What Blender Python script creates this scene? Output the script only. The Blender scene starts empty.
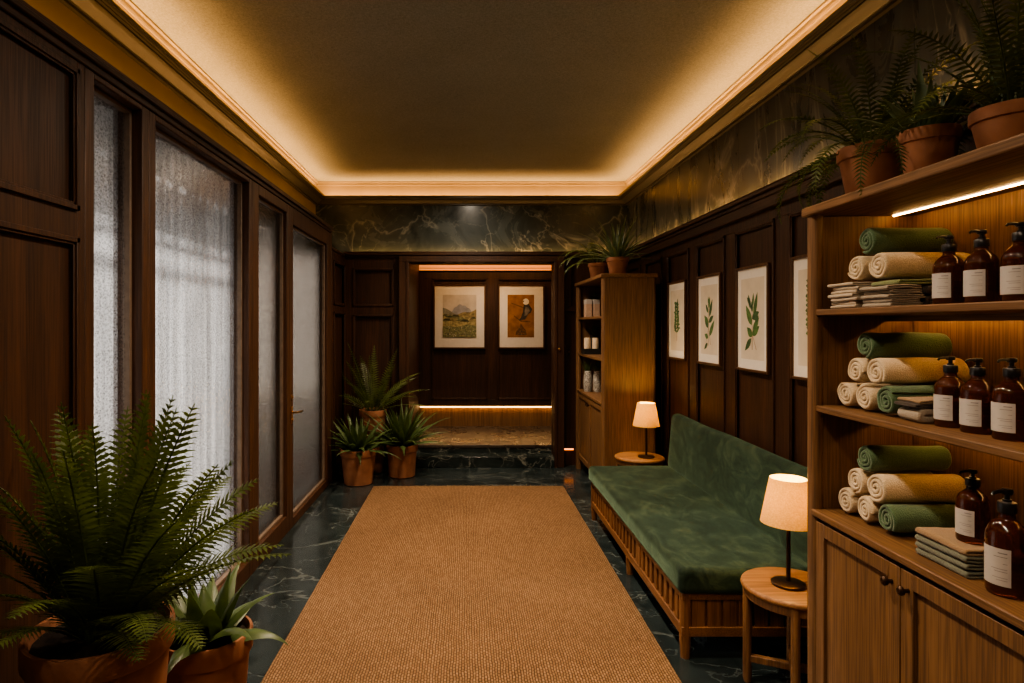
import bpy, math, random
from math import sin, cos, pi, radians, sqrt
from mathutils import Vector, Matrix, noise

scene = bpy.context.scene
COL = scene.collection
LOC = {}          # world location of the thing each object belongs to

# ---------------------------------------------------------------- mesh builder
class MB:
    def __init__(s): s.v=[]; s.f=[]; s.m=[]; s.sm=[]
    def add(s, vs, fs, m=0, smooth=False):
        n=len(s.v); s.v+= [tuple(p) for p in vs]
        for f in fs:
            s.f.append([n+i for i in f]); s.m.append(m); s.sm.append(smooth)
    def box(s,x0,x1,y0,y1,z0,z1,m=0):
        vs=[(x,y,z) for x in (x0,x1) for y in (y0,y1) for z in (z0,z1)]
        s.add(vs,[(0,1,3,2),(4,6,7,5),(0,4,5,1),(2,3,7,6),(0,2,6,4),(1,5,7,3)],m); return s
    def lathe(s,prof,c=(0,0,0),segs=32,m=0,a0=0,a1=2*pi):
        full=abs(a1-a0-2*pi)<1e-6; n=segs if full else segs+1
        vs=[]
        for r,z in prof:
            for k in range(n):
                a=a0+(a1-a0)*k/segs
                vs.append((c[0]+r*cos(a),c[1]+r*sin(a),c[2]+z))
        fs=[]
        for i in range(len(prof)-1):
            for k in range(segs):
                k2=(k+1)%n
                fs.append((i*n+k,i*n+k2,(i+1)*n+k2,(i+1)*n+k))
        s.add(vs,fs,m,True); return s
    def tube(s,pts,r,segs=8,m=0):
        pts=[Vector(p) for p in pts]; rs=r if isinstance(r,(list,tuple)) else [r]*len(pts)
        vs=[]; up=None
        for i,p in enumerate(pts):
            d=(pts[min(i+1,len(pts)-1)]-pts[max(i-1,0)]).normalized()
            if up is None:
                up=Vector((0,0,1)) if abs(d.z)<.9 else Vector((1,0,0))
            a=d.cross(up).normalized(); b=a.cross(d).normalized(); up=b
            for k in range(segs):
                t=2*pi*k/segs; vs.append(p+a*cos(t)*rs[i]+b*sin(t)*rs[i])
        fs=[]
        for i in range(len(pts)-1):
            for k in range(segs):
                k2=(k+1)%segs; fs.append((i*segs+k,i*segs+k2,(i+1)*segs+k2,(i+1)*segs+k))
        fs.append(tuple(range(segs))[::-1]); fs.append(tuple((len(pts)-1)*segs+k for k in range(segs)))
        s.add(vs,fs,m,True); return s
    def poly(s,pts,m=0): s.add(pts,[tuple(range(len(pts)))],m); return s
    def build(s,name,mats,parent=None,bevel=0,segs=2,subsurf=0,sharp=35,kind=None):
        o_=LOC.get(parent,Vector((0,0,0))) if parent else Vector((0,0,0))
        me=bpy.data.meshes.new(name)
        me.from_pydata([(x-o_[0],y-o_[1],z-o_[2]) for x,y,z in s.v],[],s.f)
        for m in (mats if isinstance(mats,(list,tuple)) else [mats]): me.materials.append(m)
        for p,m,sm in zip(me.polygons,s.m,s.sm): p.material_index=m; p.use_smooth=sm
        me.update()
        if any(s.sm): me.set_sharp_from_angle(angle=radians(sharp))
        o=bpy.data.objects.new(name,me); COL.objects.link(o)
        if parent: o.parent=parent; LOC[o]=o_
        if bevel:
            b=o.modifiers.new('bevel','BEVEL'); b.width=bevel; b.segments=segs; b.limit_method='ANGLE'; b.angle_limit=radians(40)
            for p in me.polygons: p.use_smooth=True
            me.set_sharp_from_angle(angle=radians(40))
            b.harden_normals=False
        if subsurf:
            u=o.modifiers.new('sub','SUBSURF'); u.levels=subsurf; u.render_levels=subsurf
        if kind: o['kind']=kind
        return o

def thing(name,label,cat,loc,group=None,rz=0):
    o=bpy.data.objects.new(name,None); COL.objects.link(o); o.location=loc; o.rotation_euler=(0,0,rz)
    o.empty_display_size=.05
    o['label']=label; o['category']=cat
    if group: o['group']=group
    LOC[o]=Vector(loc); return o
def tag(o,label,cat,group=None):
    o['label']=label; o['category']=cat
    if group: o['group']=group
    return o
def dup(root,loc,label=None,scale=1,rz=None):
    r=root.copy(); COL.objects.link(r); r.location=loc; r.scale=(scale,)*3
    if rz is not None: r.rotation_euler=(0,0,rz)
    if label: r['label']=label
    for ch in list(root.children):
        c=ch.copy(); COL.objects.link(c); c.parent=r
        for g in list(ch.children):
            d=g.copy(); COL.objects.link(d); d.parent=c
    return r

# ---------------------------------------------------------------- materials
def mat(name):
    m=bpy.data.materials.new(name); m.use_nodes=True; nt=m.node_tree; nt.nodes.clear()
    out=nt.nodes.new('ShaderNodeOutputMaterial'); b=nt.nodes.new('ShaderNodeBsdfPrincipled')
    nt.links.new(b.outputs[0],out.inputs[0]); return m,nt,b,out
def N(nt,t,**kw):
    n=nt.nodes.new(t)
    for k,v in kw.items(): setattr(n,k,v)
    return n
def coords(nt,scale=(1,1,1),rot=(0,0,0)):
    tc=N(nt,'ShaderNodeTexCoord'); mp=N(nt,'ShaderNodeMapping')
    mp.inputs['Scale'].default_value=scale; mp.inputs['Rotation'].default_value=rot
    nt.links.new(tc.outputs['Object'],mp.inputs[0]); return mp.outputs[0]
def noi(nt,vec,scale,detail=4,dist=0,rough=.5):
    n=N(nt,'ShaderNodeTexNoise'); n.inputs['Scale'].default_value=scale; n.inputs['Detail'].default_value=detail
    n.inputs['Distortion'].default_value=dist; n.inputs['Roughness'].default_value=rough
    nt.links.new(vec,n.inputs['Vector']); return n.outputs['Fac']
def ramp(nt,fac,stops):
    r=N(nt,'ShaderNodeValToRGB'); e=r.color_ramp.elements
    while len(e)<len(stops): e.new(.5)
    for el,(p,c) in zip(e,stops): el.position=p; el.color=(*c,1) if len(c)==3 else c
    nt.links.new(fac,r.inputs[0]); return r.outputs[0]
def mixc(nt,fac,a,b,mode='MIX'):
    n=N(nt,'ShaderNodeMix',data_type='RGBA',blend_type=mode)
    for sock,v in ((n.inputs[0],fac),(n.inputs[6],a),(n.inputs[7],b)):
        if isinstance(v,(int,float)): sock.default_value=v
        elif isinstance(v,tuple): sock.default_value=(*v,1)
        else: nt.links.new(v,sock)
    return n.outputs[2]
def math_(nt,op,a,b=0):
    n=N(nt,'ShaderNodeMath',operation=op)
    for s_,v in ((n.inputs[0],a),(n.inputs[1],b)):
        if isinstance(v,(int,float)): s_.default_value=v
        else: nt.links.new(v,s_)
    return n.outputs[0]
def bump(nt,b,h,strength=.3,dist=.002):
    n=N(nt,'ShaderNodeBump'); n.inputs['Strength'].default_value=strength; n.inputs['Distance'].default_value=dist
    nt.links.new(h,n.inputs['Height']); nt.links.new(n.outputs[0],b.inputs['Normal'])
def plain(name,c,rough=.5,metal=0,var=.15,vs=30,emit=0,ec=None,**kw):
    m,nt,b,out=mat(name)
    f=noi(nt,coords(nt),vs,3)
    lo=tuple(x*(1-var) for x in c); hi=tuple(min(1,x*(1+var)) for x in c)
    nt.links.new(ramp(nt,f,[(.3,lo),(.7,hi)]),b.inputs['Base Color'])
    b.inputs['Roughness'].default_value=rough; b.inputs['Metallic'].default_value=metal
    if emit: b.inputs['Emission Color'].default_value=(*(ec or c),1); b.inputs['Emission Strength'].default_value=emit
    for k,v in kw.items(): b.inputs[k].default_value=v
    return m
def wood(name,dark,light,axis='Z',rough=.42,coarse=9,spec=.4):
    m,nt,b,out=mat(name)
    k={'X':0,'Y':1,'Z':2}[axis]
    s1=[1,1,1]; s1[k]=.07; s2=[1,1,1]; s2[k]=.025
    f=noi(nt,coords(nt,tuple(s1)),coarse,5,1.2,.6)
    g=noi(nt,coords(nt,tuple(s2)),150,2,0,.6)
    base=ramp(nt,f,[(.28,dark),(.52,tuple((a+c)/2 for a,c in zip(dark,light))),(.72,light)])
    pore=ramp(nt,g,[(.38,(.45,.45,.45)),(.6,(1,1,1))])
    nt.links.new(mixc(nt,.75,base,pore,'MULTIPLY'),b.inputs['Base Color'])
    nt.links.new(ramp(nt,g,[(.3,(rough+.15,)*3),(.7,(rough,)*3)]),b.inputs['Roughness'])
    b.inputs['Specular IOR Level'].default_value=spec
    bump(nt,b,g,.25,.0008); return m
def marble(name,base,cloud,vein,rough=.12,scale=1.0,tile=None,veinamt=1.0,st=1.0):
    m,nt,b,out=mat(name)
    c=coords(nt,(scale*1.4 if st<1 else scale,scale*1.4 if st<1 else scale,scale*st))
    big=noi(nt,c,2.2,6,1.5,.6)
    def veins(sc,w,rot):
        n1=noi(nt,coords(nt,(scale,scale*1.3,scale*st),rot if st==1 else (rot[0]*.2,0,rot[2])),sc,5,.7,.55)
        d=math_(nt,'ABSOLUTE',math_(nt,'SUBTRACT',n1,.5))
        return ramp(nt,d,[(0,(1,1,1)),(w*.35,(.35,.35,.35)),(w,(0,0,0))])
    v1=veins(1.1,.016,(.4,.6,.7)); v2=veins(2.6,.018,(1.2,.2,2.0))
    msk=ramp(nt,noi(nt,c,1.7,3),[(.42,(0,0,0)),(.62,(1,1,1))])
    v=mixc(nt,1,v1,mixc(nt,1,v2,msk,'MULTIPLY'),'ADD')
    col=ramp(nt,big,[(.3,base),(.72,cloud)])
    col=mixc(nt,math_(nt,'MULTIPLY',v,.8*veinamt),col,vein)
    if tile:
        br=N(nt,'ShaderNodeTexBrick'); br.offset=tile[2]
        br.inputs['Scale'].default_value=1; br.inputs['Mortar Size'].default_value=.003
        br.inputs['Brick Width'].default_value=tile[0]; br.inputs['Row Height'].default_value=tile[1]
        br.inputs['Color1'].default_value=(1,1,1,1); br.inputs['Color2'].default_value=(.8,.8,.8,1); br.inputs['Mortar'].default_value=(.15,.15,.15,1)
        nt.links.new(coords(nt,(1,1,1),tile[3] if len(tile)>3 else (0,0,0)),br.inputs['Vector'])
        col=mixc(nt,1,col,br.outputs[0],'MULTIPLY')
    nt.links.new(col,b.inputs['Base Color']); b.inputs['Roughness'].default_value=rough
    nt.links.new(ramp(nt,big,[(.3,(rough,)*3),(.75,(rough*2.2,)*3)]),b.inputs['Roughness'])
    return m
def emis(name,c,s):
    m,nt,b,out=mat(name)
    b.inputs['Base Color'].default_value=(*c,1); b.inputs['Emission Color'].default_value=(*c,1); b.inputs['Emission Strength'].default_value=s
    return m
def leafmat(name,c1,c2,trans=.35,rough=.4):
    m,nt,b,out=mat(name)
    f=noi(nt,coords(nt),14,3)
    col=ramp(nt,f,[(.3,c1),(.7,c2)])
    nt.links.new(col,b.inputs['Base Color']); b.inputs['Roughness'].default_value=rough
    t=N(nt,'ShaderNodeBsdfTranslucent'); nt.links.new(mixc(nt,1,col,(1,1,.35),'MULTIPLY'),t.inputs[0])
    mx=N(nt,'ShaderNodeMixShader'); mx.inputs[0].default_value=trans
    nt.links.new(b.outputs[0],mx.inputs[1]); nt.links.new(t.outputs[0],mx.inputs[2]); nt.links.new(mx.outputs[0],out.inputs[0])
    return m
def terry(name,c):
    m,nt,b,out=mat(name)
    f=noi(nt,coords(nt),260,2); g=noi(nt,coords(nt),18,3)
    col=mixc(nt,.5,ramp(nt,f,[(.3,tuple(x*.6 for x in c)),(.7,tuple(min(1,x*1.2) for x in c))]),ramp(nt,g,[(.3,tuple(x*.8 for x in c)),(.7,c)]))
    nt.links.new(col,b.inputs['Base Color']); b.inputs['Roughness'].default_value=.95
    b.inputs['Sheen Weight'].default_value=.3; b.inputs['Specular IOR Level'].default_value=.1
    bump(nt,b,f,.8,.003); return m

AMB=(1.0,.49,.16)
M={}
M['walnut']=wood('walnut panelling',(.030,.0120,.0048),(.078,.031,.012),'Z',.42,8)
M['walnut_y']=wood('walnut rail',(.030,.0120,.0048),(.076,.031,.012),'Y',.42,8)
M['walnut_x']=wood('walnut rail across',(.032,.013,.0055),(.08,.033,.0135),'X',.42,8)
M['walnut_frame']=wood('walnut window frame',(.05,.021,.009),(.11,.047,.02),'Z',.4,10)
M['frame']=wood('picture frame walnut',(.06,.026,.01),(.13,.058,.022),'Z',.4,20)
M['oak']=wood('oak cabinet',(.15,.075,.032),(.235,.122,.053),'Z',.45,10)
M['oak_y']=wood('oak shelf',(.15,.074,.031),(.24,.125,.054),'Y',.45,10)
M['oak_top']=wood('oak table top',(.24,.105,.036),(.40,.19,.07),'X',.4,12)
M['oak_leg']=wood('oak leg',(.16,.07,.026),(.28,.135,.052),'Z',.42,16)
M['bench']=wood('bench frame oak',(.15,.062,.022),(.27,.12,.045),'Z',.42,16)
M['bench_y']=wood('bench rail oak',(.15,.062,.022),(.27,.12,.045),'Y',.42,16)
M['marble_wall']=marble('green marble frieze',(.020,.026,.026),(.095,.108,.100),(.40,.40,.35),.2,1.15,(1.35,4,0,(0,pi/2,pi/2)),.55,.45)
M['marble_back']=marble('green marble over opening',(.015,.023,.023),(.070,.088,.082),(.38,.40,.35),.16,1.0,None,.5)
M['marble_floor']=marble('dark green marble floor',(.012,.019,.020),(.036,.050,.052),(.26,.29,.27),.13,1.1,(1.1,.62,.5,(0,0,pi/2)),.45)
M['marble_step']=marble('dark marble step',(.008,.013,.0125),(.026,.035,.033),(.32,.32,.27),.14,1.6,None,.8)
M['landing']=marble('brown marble landing',(.034,.027,.022),(.070,.053,.042),(.16,.14,.115),.2,1.4,(.95,.55,.5),.35)

def plaster(name,c):
    m,nt,b,out=mat(name)
    f=noi(nt,coords(nt,(1,.35,1)),160,3,0,.7); f2=noi(nt,coords(nt,(.35,1,1)),160,3,0,.7); g=noi(nt,coords(nt),2.5,4)
    w=math_(nt,'ADD',f,f2)
    col=mixc(nt,.6,ramp(nt,g,[(.3,tuple(x*.85 for x in c)),(.7,tuple(x*1.1 for x in c))]),ramp(nt,math_(nt,'MULTIPLY',w,.5),[(.38,tuple(x*.55 for x in c)),(.62,tuple(x*1.3 for x in c))]))
    nt.links.new(col,b.inputs['Base Color']); b.inputs['Roughness'].default_value=.75; b.inputs['Specular IOR Level'].default_value=.2
    bump(nt,b,w,.35,.002); return m
M['ceiling']=plaster('woven grey green ceiling',(.25,.26,.235))
M['cornice']=plain('olive painted cornice',(.058,.054,.038),.4,0,.08,6)
M['upper']=plain('olive painted plaster',(.26,.205,.12),.6,0,.1,4)

def rugmat():
    m,nt,b,out=mat('woven jute')
    v=coords(nt,(1,1,1),(0,0,pi/2))
    br=N(nt,'ShaderNodeTexBrick'); br.offset=.5
    br.inputs['Scale'].default_value=1; br.inputs['Brick Width'].default_value=.024; br.inputs['Row Height'].default_value=.0125
    br.inputs['Mortar Size'].default_value=.0028; br.inputs['Mortar Smooth'].default_value=.8; br.inputs['Bias'].default_value=0
    br.inputs['Color1'].default_value=(.40,.24,.13,1); br.inputs['Color2'].default_value=(.29,.17,.088,1); br.inputs['Mortar'].default_value=(.11,.063,.033,1)
    wob=N(nt,'ShaderNodeVectorMath',operation='ADD'); nz=N(nt,'ShaderNodeTexNoise'); nz.inputs['Scale'].default_value=14
    sc=N(nt,'ShaderNodeVectorMath',operation='SCALE'); sc.inputs['Scale'].default_value=.016
    nt.links.new(v,nz.inputs['Vector']); nt.links.new(nz.outputs['Color'],sc.inputs[0]); nt.links.new(v,wob.inputs[0]); nt.links.new(sc.outputs[0],wob.inputs[1])
    nt.links.new(wob.outputs[0],br.inputs['Vector'])
    f=noi(nt,v,220,3); g=noi(nt,coords(nt),1.6,3)
    col=mixc(nt,.5,br.outputs[0],ramp(nt,f,[(.3,(.6,.6,.6)),(.7,(1.15,1.1,1.05))]),'MULTIPLY')
    col=mixc(nt,.6,col,ramp(nt,g,[(.3,(.78,.78,.78)),(.7,(1.05,1.05,1.05))]),'MULTIPLY')
    nt.links.new(col,b.inputs['Base Color']); b.inputs['Roughness'].default_value=.95; b.inputs['Specular IOR Level'].default_value=.1
    h=math_(nt,'SUBTRACT',math_(nt,'MULTIPLY',f,.35),br.outputs['Fac'])
    bump(nt,b,h,1,.006); return m
M['rug']=rugmat()
def velvet():
    m,nt,b,out=mat('green velvet')
    f=noi(nt,coords(nt,(1,.6,1)),7,5,1.5,.6); g=noi(nt,coords(nt),300,2)
    col=ramp(nt,f,[(.36,(.009,.017,.010)),(.52,(.021,.037,.022)),(.70,(.055,.078,.043))])
    col=mixc(nt,.4,col,ramp(nt,g,[(.3,(.6,.6,.6)),(.7,(1.2,1.2,1.2))]),'MULTIPLY')
    nt.links.new(col,b.inputs['Base Color']); b.inputs['Roughness'].default_value=.8; b.inputs['Specular IOR Level'].default_value=.15
    b.inputs['Sheen Weight'].default_value=.35; b.inputs['Sheen Roughness'].default_value=.4; b.inputs['Sheen Tint'].default_value=(.45,.7,.5,1)
    bump(nt,b,g,.5,.002); return m
M['velvet']=velvet()
def terracotta():
    m,nt,b,out=mat('terracotta')
    f=noi(nt,coords(nt),12,5); g=noi(nt,coords(nt),120,2)
    nt.links.new(ramp(nt,f,[(.3,(.25,.100,.048)),(.7,(.36,.155,.078))]),b.inputs['Base Color'])
    b.inputs['Roughness'].default_value=.8; bump(nt,b,g,.3,.001); return m
M['terracotta']=terracotta()
M['soil']=plain('dark potting soil',(.018,.011,.007),.95,0,.6,60)
M['fern']=leafmat('fern green',(.050,.072,.017),(.125,.165,.040),.4)
M['fern_light']=leafmat('boston fern green',(.045,.066,.014),(.12,.15,.036),.3)
M['fern_lifted']=leafmat('fern green lifted for dim rear',(.07,.10,.026),(.16,.20,.06),.3)  # leaf colour lightened to make up for weak light at the back
M['strap']=leafmat('strap leaf green',(.045,.075,.024),(.11,.16,.055),.2)
M['agave']=leafmat('grey green leaf',(.08,.12,.065),(.18,.24,.13),.2)
M['brass']=plain('aged brass',(.45,.26,.10),.3,1,.1)
M['bronze']=plain('dark bronze',(.05,.028,.016),.35,.8,.15)
M['black']=plain('black plastic',(.012,.012,.013),.3,0,.1)
M['matte_black']=plain('black tray',(.015,.014,.013),.5,0,.1)
M['label']=plain('paper label',(.46,.42,.38),.7,0,.05)
M['ink']=plain('grey print',(.20,.18,.17),.8)
M['mat']=plain('white picture mat',(.74,.68,.60),.8,0,.03)
M['paper']=plain('aged cream paper',(.62,.53,.41),.85,0,.08,8)
M['leafink']=plain('printed leaf green',(.07,.14,.035),.8,0,.4,40)
M['leafink2']=plain('printed leaf dark green',(.045,.095,.03),.8,0,.4,40)
M['steminks']=plain('printed stem brown',(.26,.15,.08),.8)
M['candle']=plain('cream wax jar',(.66,.52,.36),.5)
M['card']=plain('pale pink card box',(.50,.34,.24),.7,0,.1)
M['led']=emis('warm led strip',(1,.56,.2),22)
M['led_soft']=emis('warm led diffuser',(1,.32,.07),.5)
M['bulb']=emis('warm bulb',(1,.62,.28),12)
def shade():
    m,nt,b,out=mat('linen lamp shade')
    f=noi(nt,coords(nt,(1,1,1)),180,2)
    col=ramp(nt,f,[(.3,(.74,.53,.20)),(.7,(.92,.71,.30))])
    nt.links.new(col,b.inputs['Base Color']); b.inputs['Roughness'].default_value=.9
    t=N(nt,'ShaderNodeBsdfTranslucent'); nt.links.new(col,t.inputs[0])
    mx=N(nt,'ShaderNodeMixShader'); mx.inputs[0].default_value=.55
    nt.links.new(b.outputs[0],mx.inputs[1]); nt.links.new(t.outputs[0],mx.inputs[2]); nt.links.new(mx.outputs[0],out.inputs[0])
    return m
M['shade']=shade()
def amber():
    m,nt,b,out=mat('amber glass')
    f=noi(nt,coords(nt),5,2)
    nt.links.new(ramp(nt,f,[(.3,(.10,.022,.004)),(.7,(.17,.042,.007))]),b.inputs['Base Color'])
    b.inputs['Roughness'].default_value=.04; b.inputs['Transmission Weight'].default_value=.72; b.inputs['IOR'].default_value=1.45
    return m
M['amber']=amber()
def rainglass(name,refr,tint,vs=75,bd=.004):
    m,nt,b,out=mat(name)
    vo=N(nt,'ShaderNodeTexVoronoi'); vo.inputs['Scale'].default_value=vs; vo.inputs['Randomness'].default_value=1
    nt.links.new(coords(nt,(1,.55,.8)),vo.inputs['Vector'])
    fn=noi(nt,coords(nt,(1,1,.8)),110,3)
    h=math_(nt,'ADD',vo.outputs['Distance'],math_(nt,'MULTIPLY',fn,.6))
    bp=N(nt,'ShaderNodeBump'); bp.inputs['Strength'].default_value=.6; bp.inputs['Distance'].default_value=bd; nt.links.new(h,bp.inputs['Height'])
    tr=N(nt,'ShaderNodeBsdfTransparent'); spk=ramp(nt,h,[(.38,tuple(x*.58 for x in tint)),(.80,tint)]); nt.links.new(spk,tr.inputs[0])
    rf=N(nt,'ShaderNodeBsdfRefraction'); rf.inputs['Roughness'].default_value=.25; rf.inputs['IOR'].default_value=1.12; nt.links.new(spk,rf.inputs[0])
    gl=N(nt,'ShaderNodeBsdfGlossy'); gl.inputs['Roughness'].default_value=.16; gl.inputs[0].default_value=(.9,.9,.9,1)
    nt.links.new(bp.outputs[0],rf.inputs['Normal']); nt.links.new(bp.outputs[0],gl.inputs['Normal'])
    m1=N(nt,'ShaderNodeMixShader'); nt.links.new(ramp(nt,h,[(.25,(refr*.4,)*3),(.75,(min(1,refr*1.5),)*3)]),m1.inputs[0])
    nt.links.new(tr.outputs[0],m1.inputs[1]); nt.links.new(rf.outputs[0],m1.inputs[2])
    lw=N(nt,'ShaderNodeFresnel'); lw.inputs['IOR'].default_value=1.35
    m2=N(nt,'ShaderNodeMixShader'); ge=N(nt,'ShaderNodeNewGeometry'); nt.links.new(math_(nt,'MULTIPLY',lw.outputs[0],math_(nt,'SUBTRACT',1,ge.outputs['Backfacing'])),m2.inputs[0]); nt.links.new(m1.outputs[0],m2.inputs[1]); nt.links.new(gl.outputs[0],m2.inputs[2])
    nt.links.new(m2.outputs[0],out.inputs[0]); return m
M['glass']=rainglass('textured rain glass',.22,(.93,.93,.93),120,.0012)
M['glass_door']=rainglass('textured rain glass of doors',.5,(.53,.495,.455),75,.004)
def curtain():
    m,nt,b,out=mat('sheer linen curtain')
    s=noi(nt,coords(nt,(.2,1,.03)),20,5,0,.75); w=noi(nt,coords(nt,(1,.12,1)),260,2); big=noi(nt,coords(nt,(1,1,.12)),9,3)
    col=mixc(nt,.6,ramp(nt,s,[(.38,(.40,.395,.39)),(.62,(.88,.865,.85))]),ramp(nt,w,[(.3,(.7,.7,.7)),(.7,(1,1,1))]),'MULTIPLY')
    t=N(nt,'ShaderNodeBsdfTranslucent'); nt.links.new(col,t.inputs[0])
    nt.links.new(col,b.inputs['Base Color']); b.inputs['Roughness'].default_value=1
    tp=N(nt,'ShaderNodeBsdfTransparent')
    m1=N(nt,'ShaderNodeMixShader'); m1.inputs[0].default_value=.7
    nt.links.new(b.outputs[0],m1.inputs[1]); nt.links.new(t.outputs[0],m1.inputs[2])
    m2=N(nt,'ShaderNodeMixShader'); nt.links.new(ramp(nt,math_(nt,'MULTIPLY',math_(nt,'ADD',s,big),.5),[(.35,(.20,.20,.20)),(.65,(.06,.06,.06))]),m2.inputs[0])
    nt.links.new(m1.outputs[0],m2.inputs[1]); nt.links.new(tp.outputs[0],m2.inputs[2])
    nt.links.new(m2.outputs[0],out.inputs[0]); return m
M['curtain']=curtain()
M['bead']=plain('glazing bead painted daylit',(.17,.12,.085),.45)  # tone lighter than the frame, standing in for caught daylight
M['terrace']=plain('pale terrace stone',(.42,.41,.40),.8,0,.15,3)
M['facade']=plain('pale grey facade',(.60,.60,.61),.8,0,.1,2)
M['rail']=plain('grey railing',(.10,.10,.11),.6)
def lattice():
    m,nt,b,out=mat('black and white lattice glaze')
    w=N(nt,'ShaderNodeTexVoronoi',feature='DISTANCE_TO_EDGE'); w.inputs['Scale'].default_value=62
    nt.links.new(coords(nt),w.inputs['Vector'])
    nt.links.new(ramp(nt,w.outputs['Distance'],[(.08,(.7,.66,.58)),(.16,(.05,.05,.045))]),b.inputs['Base Color']); b.inputs['Roughness'].default_value=.4; return m
M['lattice']=lattice()
TW={'green':terry('green terry',(.085,.14,.07)),'cream':terry('cream terry',(.62,.48,.31)),'oat':terry('oatmeal cloth',(.46,.37,.27)),
    'taupe':terry('taupe cloth',(.34,.28,.21)),'sage':terry('grey green cloth',(.15,.155,.11)),'dark':terry('dark brown cloth',(.06,.042,.03)),
    'tan':terry('tan cloth',(.30,.195,.105)),'lime':terry('pale green cloth',(.20,.22,.09))}

# ---------------------------------------------------------------- dimensions
HC=1.55; XL,XR=-1.34,1.78; XU=-1.66; YB=6.85; YN=-.7; ZC=3.13; ZT=2.345; ZH=2.52
XP=1.768        # face of the right wall stiles

# ---------------------------------------------------------------- setting
def S(mb,name,mats,**kw): return mb.build(name,mats,kind='structure',**kw)
S(MB().box(-1.76,1.9,YN-.1,YB+.05,-.1,0),'floor',M['marble_floor'])
S(MB().box(-1.76,1.9,YN-.1,YB+.1,ZC,ZC+.1),'ceiling',M['ceiling'])
w=MB(); w.box(XR,XR+.12,YN-.1,YB+.1,-.1,ZT); S(w,'wall_right',M['walnut'])
S(MB().box(XR,XR+.12,YN-.1,YB+.1,ZT,ZC),'wall_right_frieze',M['marble_wall'])
# left: upper plaster wall set back, lower box wall with windows
S(MB().box(XU-.1,XU,YN-.1,YB+.1,2.40,ZC),'wall_left_upper',M['upper'])
S(MB().box(XU,XL,YN-.1,2.16,0,ZH-.06),'wall_left_near',M['walnut'])
S(MB().box(XL-.1,XL-.01,6.0,YB+.1,0,ZT-.03).box(XU-.1,XL-.1,6.0,YB+.1,ZT-.06,ZT-.03).box(XU-.1,XU,6.0,YB+.1,ZT-.03,2.41),'wall_left_far',M['walnut'])
S(MB().box(XU-.1,XR+.12,YN-.1,YN,0,ZC),'wall_near',M['walnut'])
# back wall around the opening
OX0,OX1,OZ=-.62,.96,2.235
S(MB().box(XU,OX0,YB,YB+.12,0,ZT).box(OX1,XR,YB,YB+.12,0,ZT).box(OX0,OX1,YB,YB+.12,OZ,ZT),'wall_back',M['walnut'])
S(MB().box(XU,XR,YB,YB+.12,ZT,ZC),'wall_back_frieze',M['marble_back'])
# cornice ring with LED cove
def ring(prof,x0,x1,y0,y1,name,m):
    mb=MB(); vs=[]
    for d,z in prof: vs+= [(x0+d,y0+d,z),(x1-d,y0+d,z),(x1-d,y1-d,z),(x0+d,y1-d,z)]
    fs=[]
    for i in range(len(prof)-1):
        for k in range(4): fs.append((i*4+k,i*4+(k+1)%4,(i+1)*4+(k+1)%4,(i+1)*4+k))
    mb.add(vs,fs,0,False); return S(mb,name,m)
ring([(0,2.872),(.022,2.872),(.022,2.886),(.034,2.886),(.045,2.892),(.062,2.902),(.078,2.910),(.092,2.914),(.1,2.914),(.1,2.923),(.13,2.923),(.135,2.928),(.135,2.950),(.13,2.954),(.118,2.954),(.118,2.92),(0,2.92)],XU,XR,YN,YB,'trim_1',M['cornice'])
ring([(.006,2.918),(.006,3.085),(.016,3.085),(.02,3.095),(.02,3.112),(.032,3.118),(.032,3.13)],XU,XR,YN,YB,'trim_2',M['upper'])
# ledge trims with hidden LED under the marble
mb=MB()
for x0,z0,z1 in ((1.725,ZT-.055,ZT-.03),(1.705,ZT-.03,ZT-.008),(1.735,ZT-.12,ZT-.055)): mb.box(x0,XR-.001,YN,YB-.03,z0,z1)
mb.box(1.705,1.713,YN,YB-.03,ZT-.008,ZT)
S(mb,'trim_3',M['walnut_y'],bevel=.004)
mb=MB()
for y0,z0,z1 in ((YB-.055,ZT-.055,ZT-.03),(YB-.075,ZT-.03,ZT-.008)): mb.box(XL+.0,1.70,y0,YB-.001,z0,z1)
mb.box(XL,1.70,YB-.075,YB-.067,ZT-.008,ZT+.008)
S(mb,'trim_4',M['walnut_x'],bevel=.004)
mb=MB().box(XL-.3,XL+.02,6.13,YB-.08,ZT-.05,ZT-.02); S(mb,'trim_5',M['walnut_y'],bevel=.004)

# panelling helper: stiles, rails and a stepped bead round each recessed panel
def panel_x(mb,face,out,y0,y1,z0,z1):      # bead round a panel on a wall facing along X; out=+1/-1
    t=.018
    for d,h in ((0,.012),(t*.5,.006)):
        a,b=sorted((face,face+out*h))
        mb.box(a,b,y0+d,y0+d+t,z0+d,z1-d); mb.box(a,b,y1-d-t,y1-d,z0+d,z1-d)
        mb.box(a,b,y0+d,y1-d,z0+d,z0+d+t); mb.box(a,b,y0+d,y1-d,z1-d-t,z1-d)
def panel_y(mb,face,out,x0,x1,z0,z1):
    t=.018
    for d,h in ((0,.012),(t*.5,.006)):
        a,b=sorted((face,face+out*h))
        mb.box(x0+d,x0+d+t,a,b,z0+d,z1-d); mb.box(x1-d-t,x1-d,a,b,z0+d,z1-d)
        mb.box(x0+d,x1-d,a,b,z0+d,z0+d+t); mb.box(x0+d,x1-d,a,b,z1-d-t,z1-d)
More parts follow.
